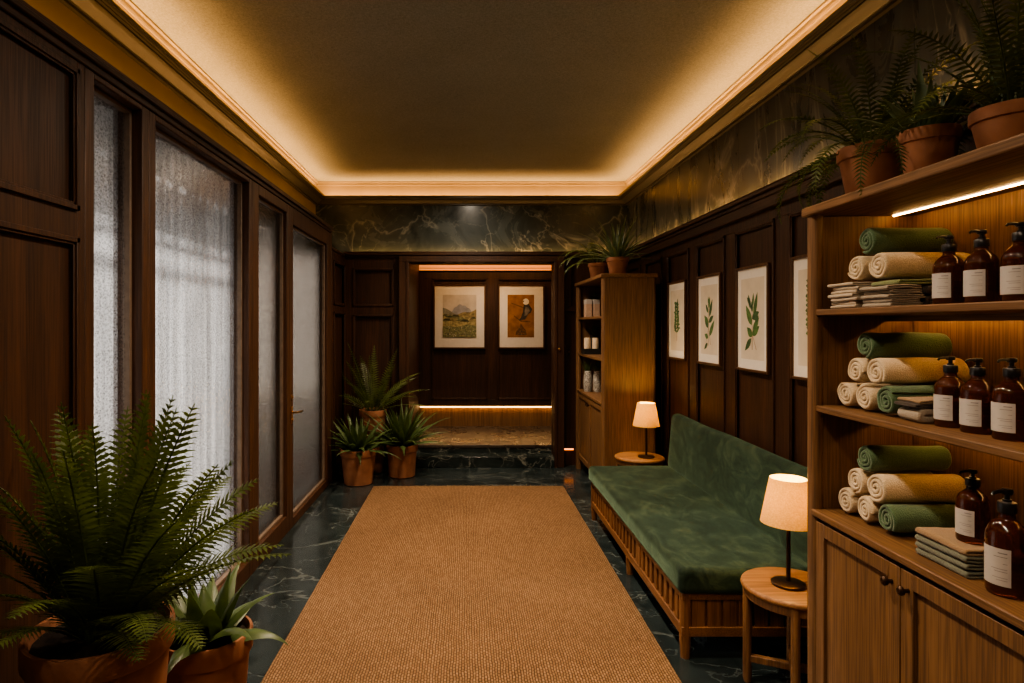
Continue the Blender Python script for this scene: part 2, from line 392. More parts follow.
# right wall panelling
PC=[5.165-.68*k for k in range(-2,9)]; PW=.255
mb=MB(); edges=[YB-.001]
for c in PC: edges+=[c+PW,c-PW]
edges.append(YN)
for i in range(0,len(edges),2):
    a,b=edges[i+1],edges[i]
    if b>a: mb.box(XP,XR+.005,a,b,.14,2.16)
mb.box(XP,XR+.005,YN,YB-.001,2.16,2.30); mb.box(XP,XR+.005,YN,YB-.001,0,.14)
for c in PC: panel_x(mb,XP,-1,c-PW-.004,c+PW+.004,.14,2.16)
S(mb,'trim_6',M['walnut'],bevel=.002)
S(MB().box(1.735,XP+.001,YN,YB-.01,0,.11),'baseboard_right',M['walnut_y'],bevel=.004)
# back wall panelling left of the opening, and the casing round the opening
mb=MB()
FB=YB-.028
for x0,x1,z0,z1 in ((XL,-1.24,0,2.29),(-.80,-.73,0,2.29),(-1.24,-.80,2.17,2.29),(-1.24,-.80,1.66,1.76),(-1.24,-.80,0,.22)): mb.box(x0,x1,FB,YB+.01,z0,z1)
panel_y(mb,FB,-1,-1.245,-.795,1.755,2.175); panel_y(mb,FB,-1,-1.245,-.795,.215,1.665)
S(mb,'trim_7',M['walnut'],bevel=.002)
mb=MB(); mb.box(-.73,OX0,6.74,YB+.02,0,OZ+.0); mb.box(OX1,1.07,6.74,YB+.02,0,OZ); mb.box(-.73,1.07,6.74,YB+.02,OZ,2.30)
mb.box(OX0-.03,OX0,6.728,6.74,0,OZ); mb.box(OX1,OX1+.03,6.728,6.74,0,OZ); mb.box(OX0-.03,OX1+.03,6.728,6.74,OZ,OZ+.03)
cas=S(mb,'trim_8',M['walnut'],bevel=.003)
kb=MB().lathe([(0,0),(.014,0),(.016,.004),(.01,.012),(.012,.02),(.0,.024)],(0,0,0),16)
kb.v=[(1.015+x,6.74-z,1.285+y) for x,y,z in kb.v]; kb.build('door_knob',M['brass'],cas)
mb=MB()
mb.box(1.085,1.16,FB,YB+.01,1.76,2.26); mb.box(1.085,1.70,FB,YB+.01,1.70,1.75)
S(mb,'trim_9',M['walnut'],bevel=.002)
mb=MB().box(-1.34,-1.325,6.12,6.2,0,2.29).box(-1.34,-1.325,6.75,6.83,0,2.29).box(-1.34,-1.325,6.2,6.75,2.2,2.29).box(-1.34,-1.325,6.2,6.75,0,.2)
mb.box(XL-.012,-1.325,6.2,6.75,1.68,1.76)
panel_x(mb,-1.325,1,6.2,6.75,1.755,2.205); panel_x(mb,-1.325,1,6.2,6.75,.2,1.685)
S(mb,'trim_10',M['walnut'],bevel=.002)
# left near panelling
mb=MB(); F=XL
ys=[2.16,2.12,1.12,1.00,.06,-.06,-.70]
for a,b in ((2.12,2.16),(1.00,1.12),(-.06,.06)): mb.box(XL-.02,XL+.011,a,b,.0,2.47)
for z0,z1 in ((2.42,2.47),(1.845,1.942),(0,.2)): mb.box(XL-.02,XL+.010,YN,2.16,z0,z1)
for a,b in ((1.12,2.12),(.06,1.00),(-.68,-.06)):
    panel_x(mb,XL+.010,1,a,b,1.940,2.422); panel_x(mb,XL+.010,1,a,b,.2,1.847)
S(mb,'trim_11',M['walnut'],bevel=.002)
# header running above windows and panels
mb=MB(); mb.box(XU,XL+.02,YN,6.13,2.452,2.50); mb.box(XL-.02,XL+.035,YN,6.14,2.478,2.497); mb.box(XU,XL+.028,YN,6.135,2.497,2.515)
S(mb,'trim_12',M['walnut_y'],bevel=.004)
S(MB().box(XU,XL+.035,YN,2.17,-.0,.10),'baseboard_left',M['walnut_y'],bevel=.004)

# windows and doors on the left
def glazing(name,ya,yb,z0,z1,zt,outer,glassm,recess=.05,sill=0):
    ga,gb=ya,yb
    f=MB(); D0,D1=XL-.11,XL+.012
    o0,o1=outer
    f.box(D0,D1,o0,ga,sill,zt); f.box(D0,D1,gb,o1,sill,zt); f.box(D0,D1,ga,gb,z1,zt); f.box(D0,D1,ga,gb,sill,z0)
    fr=f.build(name,M['walnut_frame'],bevel=.004,kind='structure')
    b=MB(); x0,x1=XL-recess-.012,XL-recess+.02; t=.016       # glazing bead
    b.box(x0,x1,ga,ga+t,z0,z1); b.box(x0,x1,gb-t,gb,z0,z1); b.box(x0,x1,ga+t,gb-t,z0,z0+t); b.box(x0,x1,ga+t,gb-t,z1-t,z1)
    b.build('glazing_bead',M['bead'],fr,bevel=.003)
    MB().box(XL-recess-.006,XL-recess,ga+.004,gb-.004,z0+.004,z1-.004).build('window_pane',glassm,fr)
    return fr
glazing('window_1',2.216,2.545,.10,2.43,2.452,(2.161,2.60),M['glass'])
glazing('window_2',2.655,3.80,.10,2.425,2.452,(2.601,3.85),M['glass'])
glazing('door_1',3.976,4.60,.13,2.385,2.452,(3.851,4.66),M['glass_door'],.035)
d2=glazing('door_2',4.765,5.93,.07,2.32,2.452,(4.661,6.13),M['glass_door'],.03)
# door furniture on door_2's near stile
mb=MB(); hx=XL+.012; hy=4.715
mb.box(hx,hx+.006,hy-.018,hy+.018,.98,1.02); mb.box(hx,hx+.006,hy-.02,hy+.02,.80,.93)
mb.tube([(hx,hy,.885),(hx+.045,hy,.885),(hx+.05,hy+.02,.885),(hx+.05,hy+.12,.88)],.008)
mb.tube([(hx,hy,.83),(hx+.016,hy,.83)],.011); mb.tube([(hx,hy,1.0),(hx+.016,hy,1.0)],.011)
h=mb.build('door_handle',M['brass'],d2,bevel=.002); h['label']='brass lever handle with lock plate'
for o in d2.children: pass
# sheer curtain outside the two windows
mb=MB(); vs=[];n=620
for k in range(n+1):
    y=2.14+2.01*k/n; x=-1.50+.022*sin(y*52+1.3*sin(y*9))+.010*sin(y*131)
    vs+=[(x,y,.06),(x,y,2.46)]
mb.add(vs,[(2*k,2*k+2,2*k+3,2*k+1) for k in range(n)],0,True)
tag(mb.build('sheer_curtain',M['curtain'],sharp=80),'pale grey sheer curtain hanging behind the large left windows','curtain')
# outdoors
S(MB().box(-9,-1.76,-4,14,-.12,-.02),'ground',M['terrace'])
S(MB().box(-8.2,-8,-5,16,-.02,2.2),'wall_exterior',M['facade'])
S(MB().box(-8.6,-8.3,3.9,16,-.02,7),'sun_block_wall',M['facade'])  # unseen wall added to keep the sun off the door glass
S(MB().box(-2.9,-2.3,-2,8,2.50,2.62),'shade_eave',M['facade'])  # unseen eave added to shade the top of the curtain
sl=bpy.data.lights.new('sun','SUN'); sl.energy=5; sl.angle=radians(2.5); sl.color=(1,.95,.88)
so=bpy.data.objects.new('sun',sl); COL.objects.link(so); so.rotation_euler=(0,radians(-70),0); so.location=(-6,2,5)
r=thing('shadow_bars','grey horizontal railing seen faintly through the sheer curtain','bars',(-2.9,3,-.02))  # bars added so the sun throws their lines onto the curtain
for z in (2.44,2.30): MB().box(-2.92,-2.88,-2,9,z,z+.035).build('rail',M['rail'],r)
for y in (-1.5,1.3,4.1,6.9): MB().box(-2.92,-2.88,y,y+.05,-.02,2.44).build('post',M['rail'],r)

# alcove behind the opening
YA=8.3; ZL=.2
S(MB().box(OX0-.1,OX0,YB+.12,YA+.1,0,2.6),'wall_alcove_left',M['walnut'])
S(MB().box(1.30,1.40,YB+.12,YA+.1,0,2.6),'wall_alcove_right',M['walnut'])
S(MB().box(OX0,1.30,YA,YA+.1,0,2.6),'wall_alcove_back',M['walnut'])
S(MB().box(OX0-.1,1.40,YB+.1,YA+.1,2.42,2.5),'ceiling_alcove',M['walnut_x'])
S(MB().box(OX0,OX1,6.74,7.02,0,.115),'floor_step',M['marble_step'],bevel=.004)
S(MB().box(OX0,1.30,6.98,YA,0,ZL-.03),'floor_step_upper',M['marble_step'])
S(MB().box(OX0,1.30,6.97,YA,ZL-.03,ZL),'floor_landing',M['landing'],bevel=.003)
PX=[(-.455,.285),(.42,1.16)]
mb=MB(); P0=YA-.07; zb,zt_=.56,2.17
mb.box(OX0,-.455,P0,YA-.03,zb,zt_); mb.box(.285,.42,P0,YA-.03,zb,zt_); mb.box(1.16,1.30,P0,YA-.03,zb,zt_)
mb.box(OX0,1.30,P0,YA-.03,zt_,2.26); mb.box(OX0,1.30,P0,YA-.03,.47,zb); mb.box(OX0,1.30,YA-.05,YA-.03,.47,2.26)
for a,b in PX: panel_y(mb,P0,-1,a,b,zb,zt_)
S(mb,'trim_13',M['walnut'],bevel=.002)
mb=MB().box(OX0,1.30,YA-.03,YA-.0,ZL,.47); S(mb,'baseboard_alcove',M['oak'])
v=thing('light_valance','warm lit timber light strip along the top of the alcove wall','light',(.34,YA-.1,2.26))
MB().box(OX0,1.30,YA-.10,YA-.03,2.262,2.272).box(OX0,1.30,YA-.10,YA-.03,2.345,2.36).box(OX0,1.30,YA-.10,YA-.09,2.300,2.306).build('rail',M['walnut_x'],v)
MB().box(OX0,1.30,YA-.09,YA-.08,2.272,2.345).build('diffuser',M['led_soft'],v)
S(MB().box(OX0+.01,1.29,YA-.060,YA-.045,.455,.47),'base_led_strip',emis('base strip',(1,.55,.2),6))  # glowing LED strip under the alcove panelling, not a moulding
e=thing('floor_light','small amber step light low on the wall beside the tall cabinet','light',(1.13,YB-.01,.175))
MB().box(1.075,1.185,YB-.016,YB-.002,.172,.190).build('diffuser',emis('amber step light',(1,.26,.05),2.2),e)
MB().box(1.072,1.19,YB-.018,YB-.002,.190,.196).build('housing',M['bronze'],e)
e=thing('wall_switch','tiny dark switch plate on the wall beside the tall cabinet','switch',(1.135,YB-.002,1.26))
MB().box(1.12,1.15,YB-.01,YB-.002,1.21,1.29).build('plate',M['bronze'],e,bevel=.002)
MB().lathe([(0,0),(.008,0),(.008,.01),(0,.01)],(1.135,0,0),12)
MB().box(1.13,1.14,YB-.02,YB-.008,1.245,1.265).build('toggle',M['brass'],e,bevel=.002)

# ---------------------------------------------------------------- rug
mb=MB(); 
mb.box(-.885,.93,.9,5.93,.0015,.013)
tag(mb.build('area_rug',M['rug'],bevel=.005),'large woven brown jute rug on the dark marble floor','rug')

# ---------------------------------------------------------------- pictures
def botanical(yc,zlo,zhi,label,variant,seed):
    w=.215; x=1.745; rnd=random.Random(seed)
    t=thing('botanical_print',label,'picture',(x,yc,zlo),'botanical prints on the right wall')
    f=MB(); b=.016
    f.box(x,XP-.002,yc-w,yc-w+b,zlo,zhi); f.box(x,XP-.002,yc+w-b,yc+w,zlo,zhi); f.box(x,XP-.002,yc-w+b,yc+w-b,zlo,zlo+b); f.box(x,XP-.002,yc-w+b,yc+w-b,zhi-b,zhi)
    f.build('frame',M['frame'],t,bevel=.003)
    MB().box(x+.012,XP-.004,yc-w+b,yc+w-b,zlo+b,zhi-b).build('picture_mat',M['mat'],t)
    p=MB(); xx=x+.0115; p.box(xx,xx+.002,yc-w+.062,yc+w-.062,zlo+.075,zhi-.075,0)
    zc=(zlo+zhi)/2; xs=[xx-.0004]
    def leaf(cy,cz,L,W,a,m):
        xs[0]-=.00006
        pts=[]
        for s_ in (1,-1):
            rng=range(0,7) if s_==1 else range(5,0,-1)
            for i in rng:
                u=i/6; ww=W*sin(pi*u**.8)*s_
                pts.append((xs[0], cy-(cos(a)*L*u-sin(a)*ww), cz+sin(a)*L*u+cos(a)*ww))
        p.poly(pts,m)
    def stem(a,b,wd,m=3):
        xs[0]-=.00006
        d=Vector((b[0]-a[0],b[1]-a[1])).normalized(); n=Vector((-d.y,d.x))*wd
        p.poly([(xs[0],yc-(a[0]+n.x),zc+a[1]+n.y),(xs[0],yc-(b[0]+n.x*.5),zc+b[1]+n.y*.5),(xs[0],yc-(b[0]-n.x*.5),zc+b[1]-n.y*.5),(xs[0],yc-(a[0]-n.x),zc+a[1]-n.y)],m)
    def L(px,pz,l,w_,deg): leaf(yc-px,zc+pz,l,w_,radians(deg),rnd.choice((1,2)))
    if variant==0:
        stem((.0,-.17),(.005,.16),.004)
        for k in range(9):
            z=-.10+.029*k; s=.085*(1-.06*k)
            for sg in (0,1): 
                dg=(40 if sg==0 else 140)+rnd.uniform(-8,8); L(0,z,s,.013,dg)
                for q in (.5,.8): L(cos(radians(dg))*s*q,z+sin(radians(dg))*s*q,.028,.008,dg+rnd.choice((-50,50)))
    elif variant==1:
        stem((-.012,-.19),(.0,.13),.004); stem((.03,-.18),(.0,-.06),.003); stem((-.05,-.17),(-.005,-.05),.002)
        for px,pz,l,w_,dg in ((.0,.08,.09,.018,78),(.01,.02,.14,.022,66),(-.01,.05,.08,.016,125),(.0,-.02,.10,.02,30),(-.005,-.06,.12,.028,128),(.01,-.12,.15,.024,52),(-.005,-.02,.09,.02,150),(-.01,-.13,.07,.02,160),(.0,.11,.06,.012,100),(-.03,.06,.05,.012,95),(-.02,-.17,.08,.016,215)): L(px,pz,l,w_,dg)
    elif variant==2:
        stem((.0,-.19),(.0,.12),.004); stem((.055,-.19),(.005,-.10),.003); 
        for px,pz,l,w_,dg in ((-.02,.06,.10,.016,110),(.0,.04,.07,.014,95),(.02,.01,.16,.022,72),(.0,.0,.10,.026,25),(-.005,-.04,.15,.028,122),(.01,-.08,.12,.024,48),(.0,-.11,.09,.026,140),(.0,-.10,.11,.026,-30+60),(-.01,-.12,.12,.022,222),(-.03,.09,.06,.012,130),(.01,.08,.08,.012,84),(.04,-.02,.06,.018,40)): L(px,pz,l,w_,dg)
    else:
        stem((.01,-.19),(.0,.17),.004)
        for k in range(12):
            z=-.11+.024*k
            for sg in (0,1):
                dg=(35 if sg==0 else 145)+rnd.uniform(-15,15); L(0,z,.05+.035*sin(k*.9+sg),.014,dg); L(cos(radians(dg))*.05,z+.03,.035,.012,dg+30)
    p.build('print',[M['paper'],M['leafink'],M['leafink2'],M['steminks']],t)
Z0,Z1=1.262,1.914
botanical(5.165,Z0,Z1,'framed botanical print of a lacy fern sprig, nearest the tall cabinet',0,3)
botanical(4.485,Z0,Z1,'framed botanical print of broad leaves, second from the tall cabinet',1,4)
botanical(3.805,Z0,Z1,'framed botanical print of crossing leafy stems, above the middle of the sofa',2,5)
botanical(3.125,Z0,Z1,'framed botanical print partly hidden by the near shelf cabinet',3,6)

def wallpic(x0,x1,z0,z1,label,kind):
    y=P0-.026
    t=thing('framed_painting',label,'picture',((x0+x1)/2,y,z0),'paintings in the alcove')
    f=MB(); b=.02
    f.box(x0,x0+b,y,P0,z0,z1); f.box(x1-b,x1,y,P0,z0,z1); f.box(x0+b,x1-b,y,P0,z0,z0+b); f.box(x0+b,x1-b,y,P0,z1-b,z1)
    f.build('frame',M['frame'],t,bevel=.003)
    MB().box(x0+b,x1-b,y+.01,P0-.002,z0+b,z1-b).build('picture_mat',M['mat'],t)
    a0,a1=x0+.125,x1-.125; c0,c1=z0+.15,z1-.135
    if kind=='bird': a0,a1=x0+.125,x1-.14
    p=MB(); yy=[y+.009]
    mats=[]; 
    def col(n,c,var=.3,vs=25):
        mats.append(plain(n,c,.8,0,var,vs)); return len(mats)-1
    def shp(pts,m):
        yy[0]-=.0002
        p.poly([(a0+(a1-a0)*min(1,max(0,u)),yy[0],c0+(c1-c0)*min(1,max(0,v))) for u,v in pts],m)
    def ridge(f,m,n=24): shp([(0,0)]+[(1,0)]+[(1-i/n,f(1-i/n)) for i in range(n+1)],m)
    rnd=random.Random(8)
    if kind=='land':
        sky=col('painted sky',(.52,.46,.40),.15,8); mt=col('painted blue mountain',(.27,.27,.29),.2,18); m2=col('painted far hill',(.20,.19,.14),.3,25)
        h1=col('painted olive hill',(.24,.19,.09),.5,30); h2=col('painted dark hedge',(.06,.055,.025),.5); g1=col('painted meadow',(.30,.25,.12),.5,35); g2=col('painted grass',(.17,.17,.085),.6,50); fl=col('painted flowers',(.62,.55,.42),.3)
        shp([(0,0),(1,0),(1,1),(0,1)],sky)
        ridge(lambda u:.60+.20*max(0,1-abs(u-.55)/.34)+.02*sin(u*19)+.015*sin(u*41),mt)
        ridge(lambda u:.55+.16*max(0,.5-u)*1.5+.03*sin(u*9+1),m2)
        ridge(lambda u:.52+.14*u*u+.02*sin(u*13),h1)
        ridge(lambda u:.46+.10*(1-u)**2+.02*sin(u*17+2),g1)
        for k in range(22):
            u=rnd.random(); v=.36+.16*rnd.random(); s=.03+.05*rnd.random(); shp([(u-s*1.8,v),(u+s*1.8,v-.01),(u+s,v+s*.55),(u-s*.6,v+s*.6)],rnd.choice((h2,h1,g2)))
        ridge(lambda u:.24+.06*u+.02*sin(u*11),g2)
        for k in range(70):
            u=rnd.random(); v=.02+.24*rnd.random(); s=.006+.008*rnd.random(); shp([(u-s,v),(u,v-s),(u+s,v),(u,v+s)],rnd.choice((fl,fl,g1,h1)))
    else:
        bg=col('painted ochre ground',(.25,.105,.025),.35,10); dk=col('painted dark plumage',(.035,.028,.022),.4); wh=col('painted pale head',(.68,.58,.44),.1); br=col('painted brown branch',(.12,.055,.02),.4); mid=col('painted grey feathers',(.15,.12,.09),.4)
        shp([(0,0),(1,0),(1,1),(0,1)],bg)
        shp([(.12,.82),(.5,.74),(.62,.70),(.62,.675),(.48,.71),(.14,.795)],br); shp([(.25,.52),(.5,.40),(.86,.38),(.86,.355),(.5,.37),(.24,.49)],br)
        shp([(.30,.06),(.72,.06),(.70,.16),(.56,.27),(.50,.34),(.44,.22),(.32,.14)],br)
        shp([(.64,.80),(.80,.78),(.93,.66),(.88,.58),(.78,.55),(.66,.42),(.42,.40),(.50,.46),(.58,.60),(.60,.72)],dk)
        shp([(.68,.72),(.80,.70),(.84,.62),(.72,.52),(.64,.50),(.64,.62)],mid)
        shp([(.66+.12*cos(a)+.03,.84+.075*sin(a)) for a in [2*pi*k/14 for k in range(14)]],wh)
        shp([(.58,.85),(.62,.87),(.62,.83),(.57,.82)],br)
        for k in range(16):
            u=.36+.3*rnd.random(); v=.07+.16*rnd.random(); s=.02; shp([(u-s*2,v),(u,v-s*.5),(u+s*2,v),(u,v+s*.6)],rnd.choice((bg,dk,mid)))
    p.build('painting',mats,t)
wallpic(-.432,.262,1.235,2.085,'framed landscape painting of misty hills, left of the two in the alcove','land')
wallpic(.425,1.042,1.235,2.085,'framed ochre bird painting, right of the two in the alcove','bird')

# ---------------------------------------------------------------- plants
def pot(t,c,rt,rb,h,m='terracotta'):
    rimh=min(.07,h*.24)
    MB().lathe([(0,0),(rb*.93,0),(rb,.006),(rt*.925,h-rimh),(rt*.985,h-rimh+.002),(rt,h-rimh+.008),(rt,h-.006),(rt*.985,h),(rt*.93,h),(rt*.9,h-.012),(rt*.86,h-.06),(0,h-.07)],c,40).build('pot',M[m],t,sharp=50)
    rs=rt*.88; sb=MB(); rnd=random.Random(int(rt*1e4)); vs=[]; 
    prof=[0,.25,.5,.75,1]; n=20
    for r in prof:
        for k in range(n):
            a=2*pi*k/n; vs.append((c[0]+rs*r*cos(a),c[1]+rs*r*sin(a),c[2]+h-.025+rnd.uniform(-.005,.008)*(r<1)+.012*(1-r)))
    fs=[(i*n+k,i*n+(k+1)%n,(i+1)*n+(k+1)%n,(i+1)*n+k) for i in range(4) for k in range(n)]
    sb.add(vs,fs,0,True); sb.build('soil',M['soil'],t)
def frond(mb,base,az,e0,droop,L,W,n=26,serr=False,seed=0,twist=0,curl=0,m=0):
    rnd=random.Random(seed); pts=[]; p=Vector(base); steps=40
    for i in range(steps+1):
        u=i/steps; e=e0-droop*u**1.35; a=az+curl*u*u
        d=Vector((cos(a)*cos(e),sin(a)*cos(e),sin(e))); pts.append((p.copy(),d))
        p=p+d*(L/steps)
    mb.tube([q for q,_ in pts[::5]],[.0035*L/.5*(1-.8*i/8)+.0006 for i in range(len(pts[::5]))],5,m)
    for i in range(1,n+1):
        u=.10+.90*(i/(n+1)); k=u*steps; q,d=pts[int(k)]; q=q+(pts[min(int(k)+1,steps)][0]-q)*(k-int(k))
        side=d.cross(Vector((0,0,1)))
        side=side.normalized() if side.length>.05 else Vector((-sin(az),cos(az),0))
        xv=Vector((1,0,0))*(1 if side.x>=0 else -1); xv=xv-d*xv.dot(d)
        side=(side+xv*.9).normalized()
        up=side.cross(d).normalized()
        prof=W*min(1,.35+2.6*(u-.08))*(1-u)**.62*1.15+W*.03
        for s in (1,-1):
            ll=prof*rnd.uniform(.88,1.08); sweep=.38+.25*u
            ax=(side*s*cos(sweep)+d*sin(sweep)+up*rnd.uniform(.02,.16)).normalized()
            bw=min(L*.9/n*(.66 if serr else .54),ll*.34)
            wv=d*bw; vs=[]
            segs=6 if serr else 3
            for j in range(segs+1):
                t=j/segs; c=q+ax*ll*t-Vector((0,0,1))*ll*.22*t*t
                wd=(1-t**1.8)*(.62+.38*sin(pi*min(1,t*1.6)))
                z=1.28 if (serr and j%2==1) else (.8 if serr else 1)
                vs+= [c+wv*wd*z*.62+(ax*bw*.35 if serr and j%2 else Vector()), c-wv*wd*z*.62+(ax*bw*.35 if serr and j%2 else Vector())]
            mb.add(vs,[(2*j,2*j+2,2*j+3,2*j+1) for j in range(segs)],m,False)
def clampv(mb,x0=-9,x1=9,y0=-9,y1=9,zt=99,zmin=-9):
    mb.v=[(min(max(x,x0),x1),min(max(y,y0),y1),max(min(z,zt),zmin)) for x,y,z in mb.v]
def strap(mb,base,az,e0,droop,L,W,m=0,seed=0):
    pts=[]; p=Vector(base); steps=14; vs=[]
    for i in range(steps+1):
        u=i/steps; e=e0-droop*u**1.6; d=Vector((cos(az)*cos(e),sin(az)*cos(e),sin(e)))
        side=Vector((-sin(az),cos(az),0)); up=side.cross(d)*-1
        w=W*(.55+.45*sin(pi*min(1,u*1.15+.1)))*(1-u**3.2)+.0006
        n=d.cross(side)
        vs+=[p+side*w-n*w*.45,p+side*w*.5-n*w*.12,p,p-side*w*.5-n*w*.12,p-side*w-n*w*.45]
        p=p+d*(L/steps)
    mb.add(vs,[(i*5+j,i*5+j+1,i*5+5+j+1,i*5+5+j) for i in range(steps) for j in range(4)],m,True)

# big foreground fern
def foreground_fern():
    c=(-1.03,1.75,0); H=.70
    t=thing('potted_fern','large bushy fern in wide terracotta pot in the left foreground','plant',c)
    pot(t,c,.19,.135,H); b=(c[0],c[1],H-.02); mb=MB()
    F=[ # az deg, e0, droop, L, W
     (175,86,25,.66,.12),(20,88,10,.72,.12),(35,84,14,.74,.13),(-20,74,20,.76,.13),(5,66,22,.72,.12),(-5,56,34,.72,.12),(-30,48,40,.66,.12),(-45,40,46,.60,.12),
     (10,44,42,.66,.12),(130,84,22,.66,.12),(-100,80,20,.62,.12),(-125,76,30,.60,.12),(-140,70,36,.52,.11),(-110,58,60,.52,.11),(-80,60,66,.52,.12),(-60,66,60,.58,.12),
     (-95,48,62,.36,.10),(-120,44,70,.36,.10),(-50,36,52,.46,.11),(-25,34,54,.50,.11),(-155,62,60,.46,.10),(-165,80,40,.60,.12),(80,70,40,.60,.12),(55,60,46,.62,.12),(100,82,20,.66,.12),(-40,74,30,.66,.12),(-75,78,26,.66,.12),(-150,66,30,.58,.11),
     (150,80,18,.72,.12),(60,86,10,.76,.12),(0,82,16,.74,.13),(-60,84,16,.74,.13),(-90,86,14,.70,.12),(-130,84,22,.68,.12),(15,60,30,.70,.12),(30,50,40,.66,.12),(-15,64,26,.74,.12),(-35,60,34,.66,.12),(-10,44,44,.66,.12),(90,55,50,.50,.12),(-160,74,34,.62,.11)]
    rnd=random.Random(5)
    for i,(az,e0,dr,L,W) in enumerate(F):
        a=radians(az); bb=(b[0]+.05*cos(a),b[1]+.05*sin(a),b[2])
        frond(mb,bb,a+rnd.uniform(-.08,.08),radians(e0),radians(dr),L*rnd.uniform(.90,1.03)*(.86 if abs(az)<36 and e0<70 else .95),W*1.0,30,True,i,curl=rnd.uniform(-.25,.25))
    clampv(mb,x0=-1.315)
    mb.build('foliage',M['fern'],t)
foreground_fern()
def fern(name,label,c,rt,rb,h,n,L,W,e,dr,seed,group=None,cl={},mat_='fern_light',extra=0,leaf=18,start=0,F=None):
    t=thing(name,label,'plant',c,group); pot(t,c,rt,rb,h); rnd=random.Random(seed); mb=MB()
    for i in range(n):
        a=2*pi*i/n*1.0+rnd.uniform(-.25,.25)+start; ring_=i%3
        e0=e[0]+(e[1]-e[0])*(ring_/2)+rnd.uniform(-.12,.12); d=dr[1]+(dr[0]-dr[1])*(ring_/2)+rnd.uniform(-.15,.15)
        frond(mb,(c[0]+rt*.35*cos(a),c[1]+rt*.35*sin(a),c[2]+h-.02),a,e0,d,L*rnd.uniform(.82,1.1),W,leaf,False,seed*100+i,curl=rnd.uniform(-.3,.3))
    for i,(az,e0,d,l_) in enumerate(F or []):
        a=radians(az); frond(mb,(c[0]+rt*.3*cos(a),c[1]+rt*.3*sin(a),c[2]+h-.02),a,radians(e0),radians(d),l_,W,leaf,False,seed*100+i,curl=rnd.uniform(-.15,.15))
    mats=[M[mat_]]
    if extra:
        mats.append(M['agave'])
        for i in range(extra):
            a=2*pi*i/extra+.3; strap(mb,(c[0]+.01*cos(a),c[1]+.01*sin(a),c[2]+h-.03),a,radians(62+12*(i%3)),.4,.15,.014,1)
    clampv(mb,**cl); mb.build('foliage',mats,t); return t
def straps(name,label,c,rt,rb,h,n,L,W,e,dr,seed,mt='strap',group=None,cl={}):
    t=thing(name,label,'plant',c,group); pot(t,c,rt,rb,h); rnd=random.Random(seed); mb=MB()
    for i in range(n):
        a=i*2.39996+rnd.uniform(-.2,.2); u=i/(n-1)
        strap(mb,(c[0]+rt*.12*cos(a),c[1]+rt*.12*sin(a),c[2]+h-.03),a,e[0]+(e[1]-e[0])*u,dr[0]+(dr[1]-dr[0])*u,L*(.75+.3*rnd.random())*(1-.25*(u>.8)),W*rnd.uniform(.85,1.1))
    clampv(mb,**cl); mb.build('foliage',M[mt],t); return t
straps('potted_agave','small rosette plant with broad leaves in terracotta pot beside the large foreground fern',(-.885,2.12,0),.149,.105,.505,18,.31,.044,(radians(22),radians(82)),(radians(75),radians(15)),11)
# trio at the back left
straps('potted_dracaena','low strappy leaved plant in terracotta pot, front left of the trio',(-1.055,6.08,0),.18,.14,.345,46,.46,.034,(radians(8),radians(84)),(radians(55),radians(15)),21,cl=dict(x0=-1.31),group=None)
straps('potted_dracaena','bushy upright leafy plant in terracotta pot beside the marble step',(-.66,6.38,0),.165,.135,.33,60,.58,.032,(radians(15),radians(88)),(radians(50),radians(12)),22,group=None,cl=dict(y1=6.72))
fern('potted_fern','feathery fern in tall terracotta pot at the back of the trio',(-.985,6.55,0),.145,.11,.66,0,.7,.10,(0,0),(0,0),23,cl=dict(x0=-1.30,y1=6.80),mat_='fern_lifted',leaf=24,
 F=[(180,64,40,.64),(0,60,46,.64),(170,40,44,.56),(10,40,46,.62),(90,87,8,.70),(200,78,12,.76),(-20,76,16,.72),(-90,82,14,.62),(30,52,40,.6),(-150,46,50,.46),(-30,40,50,.56),(-60,62,46,.5),(-120,62,46,.5),(0,20,34,.54),(180,24,34,.44),(-90,45,60,.42),(120,70,20,.66),(-45,70,30,.62),(-135,72,24,.62)])
# near cabinet top
fern('potted_fern','trailing fern in terracotta pot at the far end of the near cabinet top',(1.475,2.24,2.0),.118,.085,.19,42,.42,.055,(radians(15),radians(76)),(radians(60),radians(130)),31,cl=dict(x1=1.76,zmin=1.78,zt=2.82),leaf=24)
straps('potted_agave','small spiky succulent in terracotta pot between two ferns on the near cabinet',(1.47,1.97,2.0),.085,.060,.165,16,.27,.024,(radians(35),radians(86)),(radians(30),radians(5)),32,'agave',cl=dict(x1=1.76))
fern('potted_fern','upright fern in terracotta pot at the near end of the near cabinet top',(1.52,1.72,2.0),.10,.07,.15,36,.46,.058,(radians(28),radians(86)),(radians(35),radians(100)),33,cl=dict(x1=1.76,zmin=2.01),extra=9,leaf=24,start=.4)
# far cabinet top
straps('potted_spider_plant','spiky arching plant in terracotta pot on the front of the tall cabinet top',(1.365,5.58,2.0),.10,.072,.155,46,.46,.013,(radians(15),radians(86)),(radians(60),radians(12)),34,'agave',cl=dict(x1=1.76))
fern('potted_fern','drooping fern in terracotta pot behind the spiky plant on the tall cabinet',(1.30,6.10,2.0),.10,.072,.155,0,.46,.058,(0,0),(0,0),35,cl=dict(x1=1.68,y1=6.72,zmin=1.80),mat_='fern_lifted',leaf=20,
 F=[(180,42,112,.42),(200,58,122,.44),(150,62,112,.42),(222,34,108,.38),(-90,52,120,.36),(-118,62,130,.44),(170,76,92,.44),(90,60,100,.40),(-60,72,120,.40),(240,72,122,.44),(188,20,88,.36),(-150,46,120,.44),(20,66,100,.38),(175,60,125,.46)])

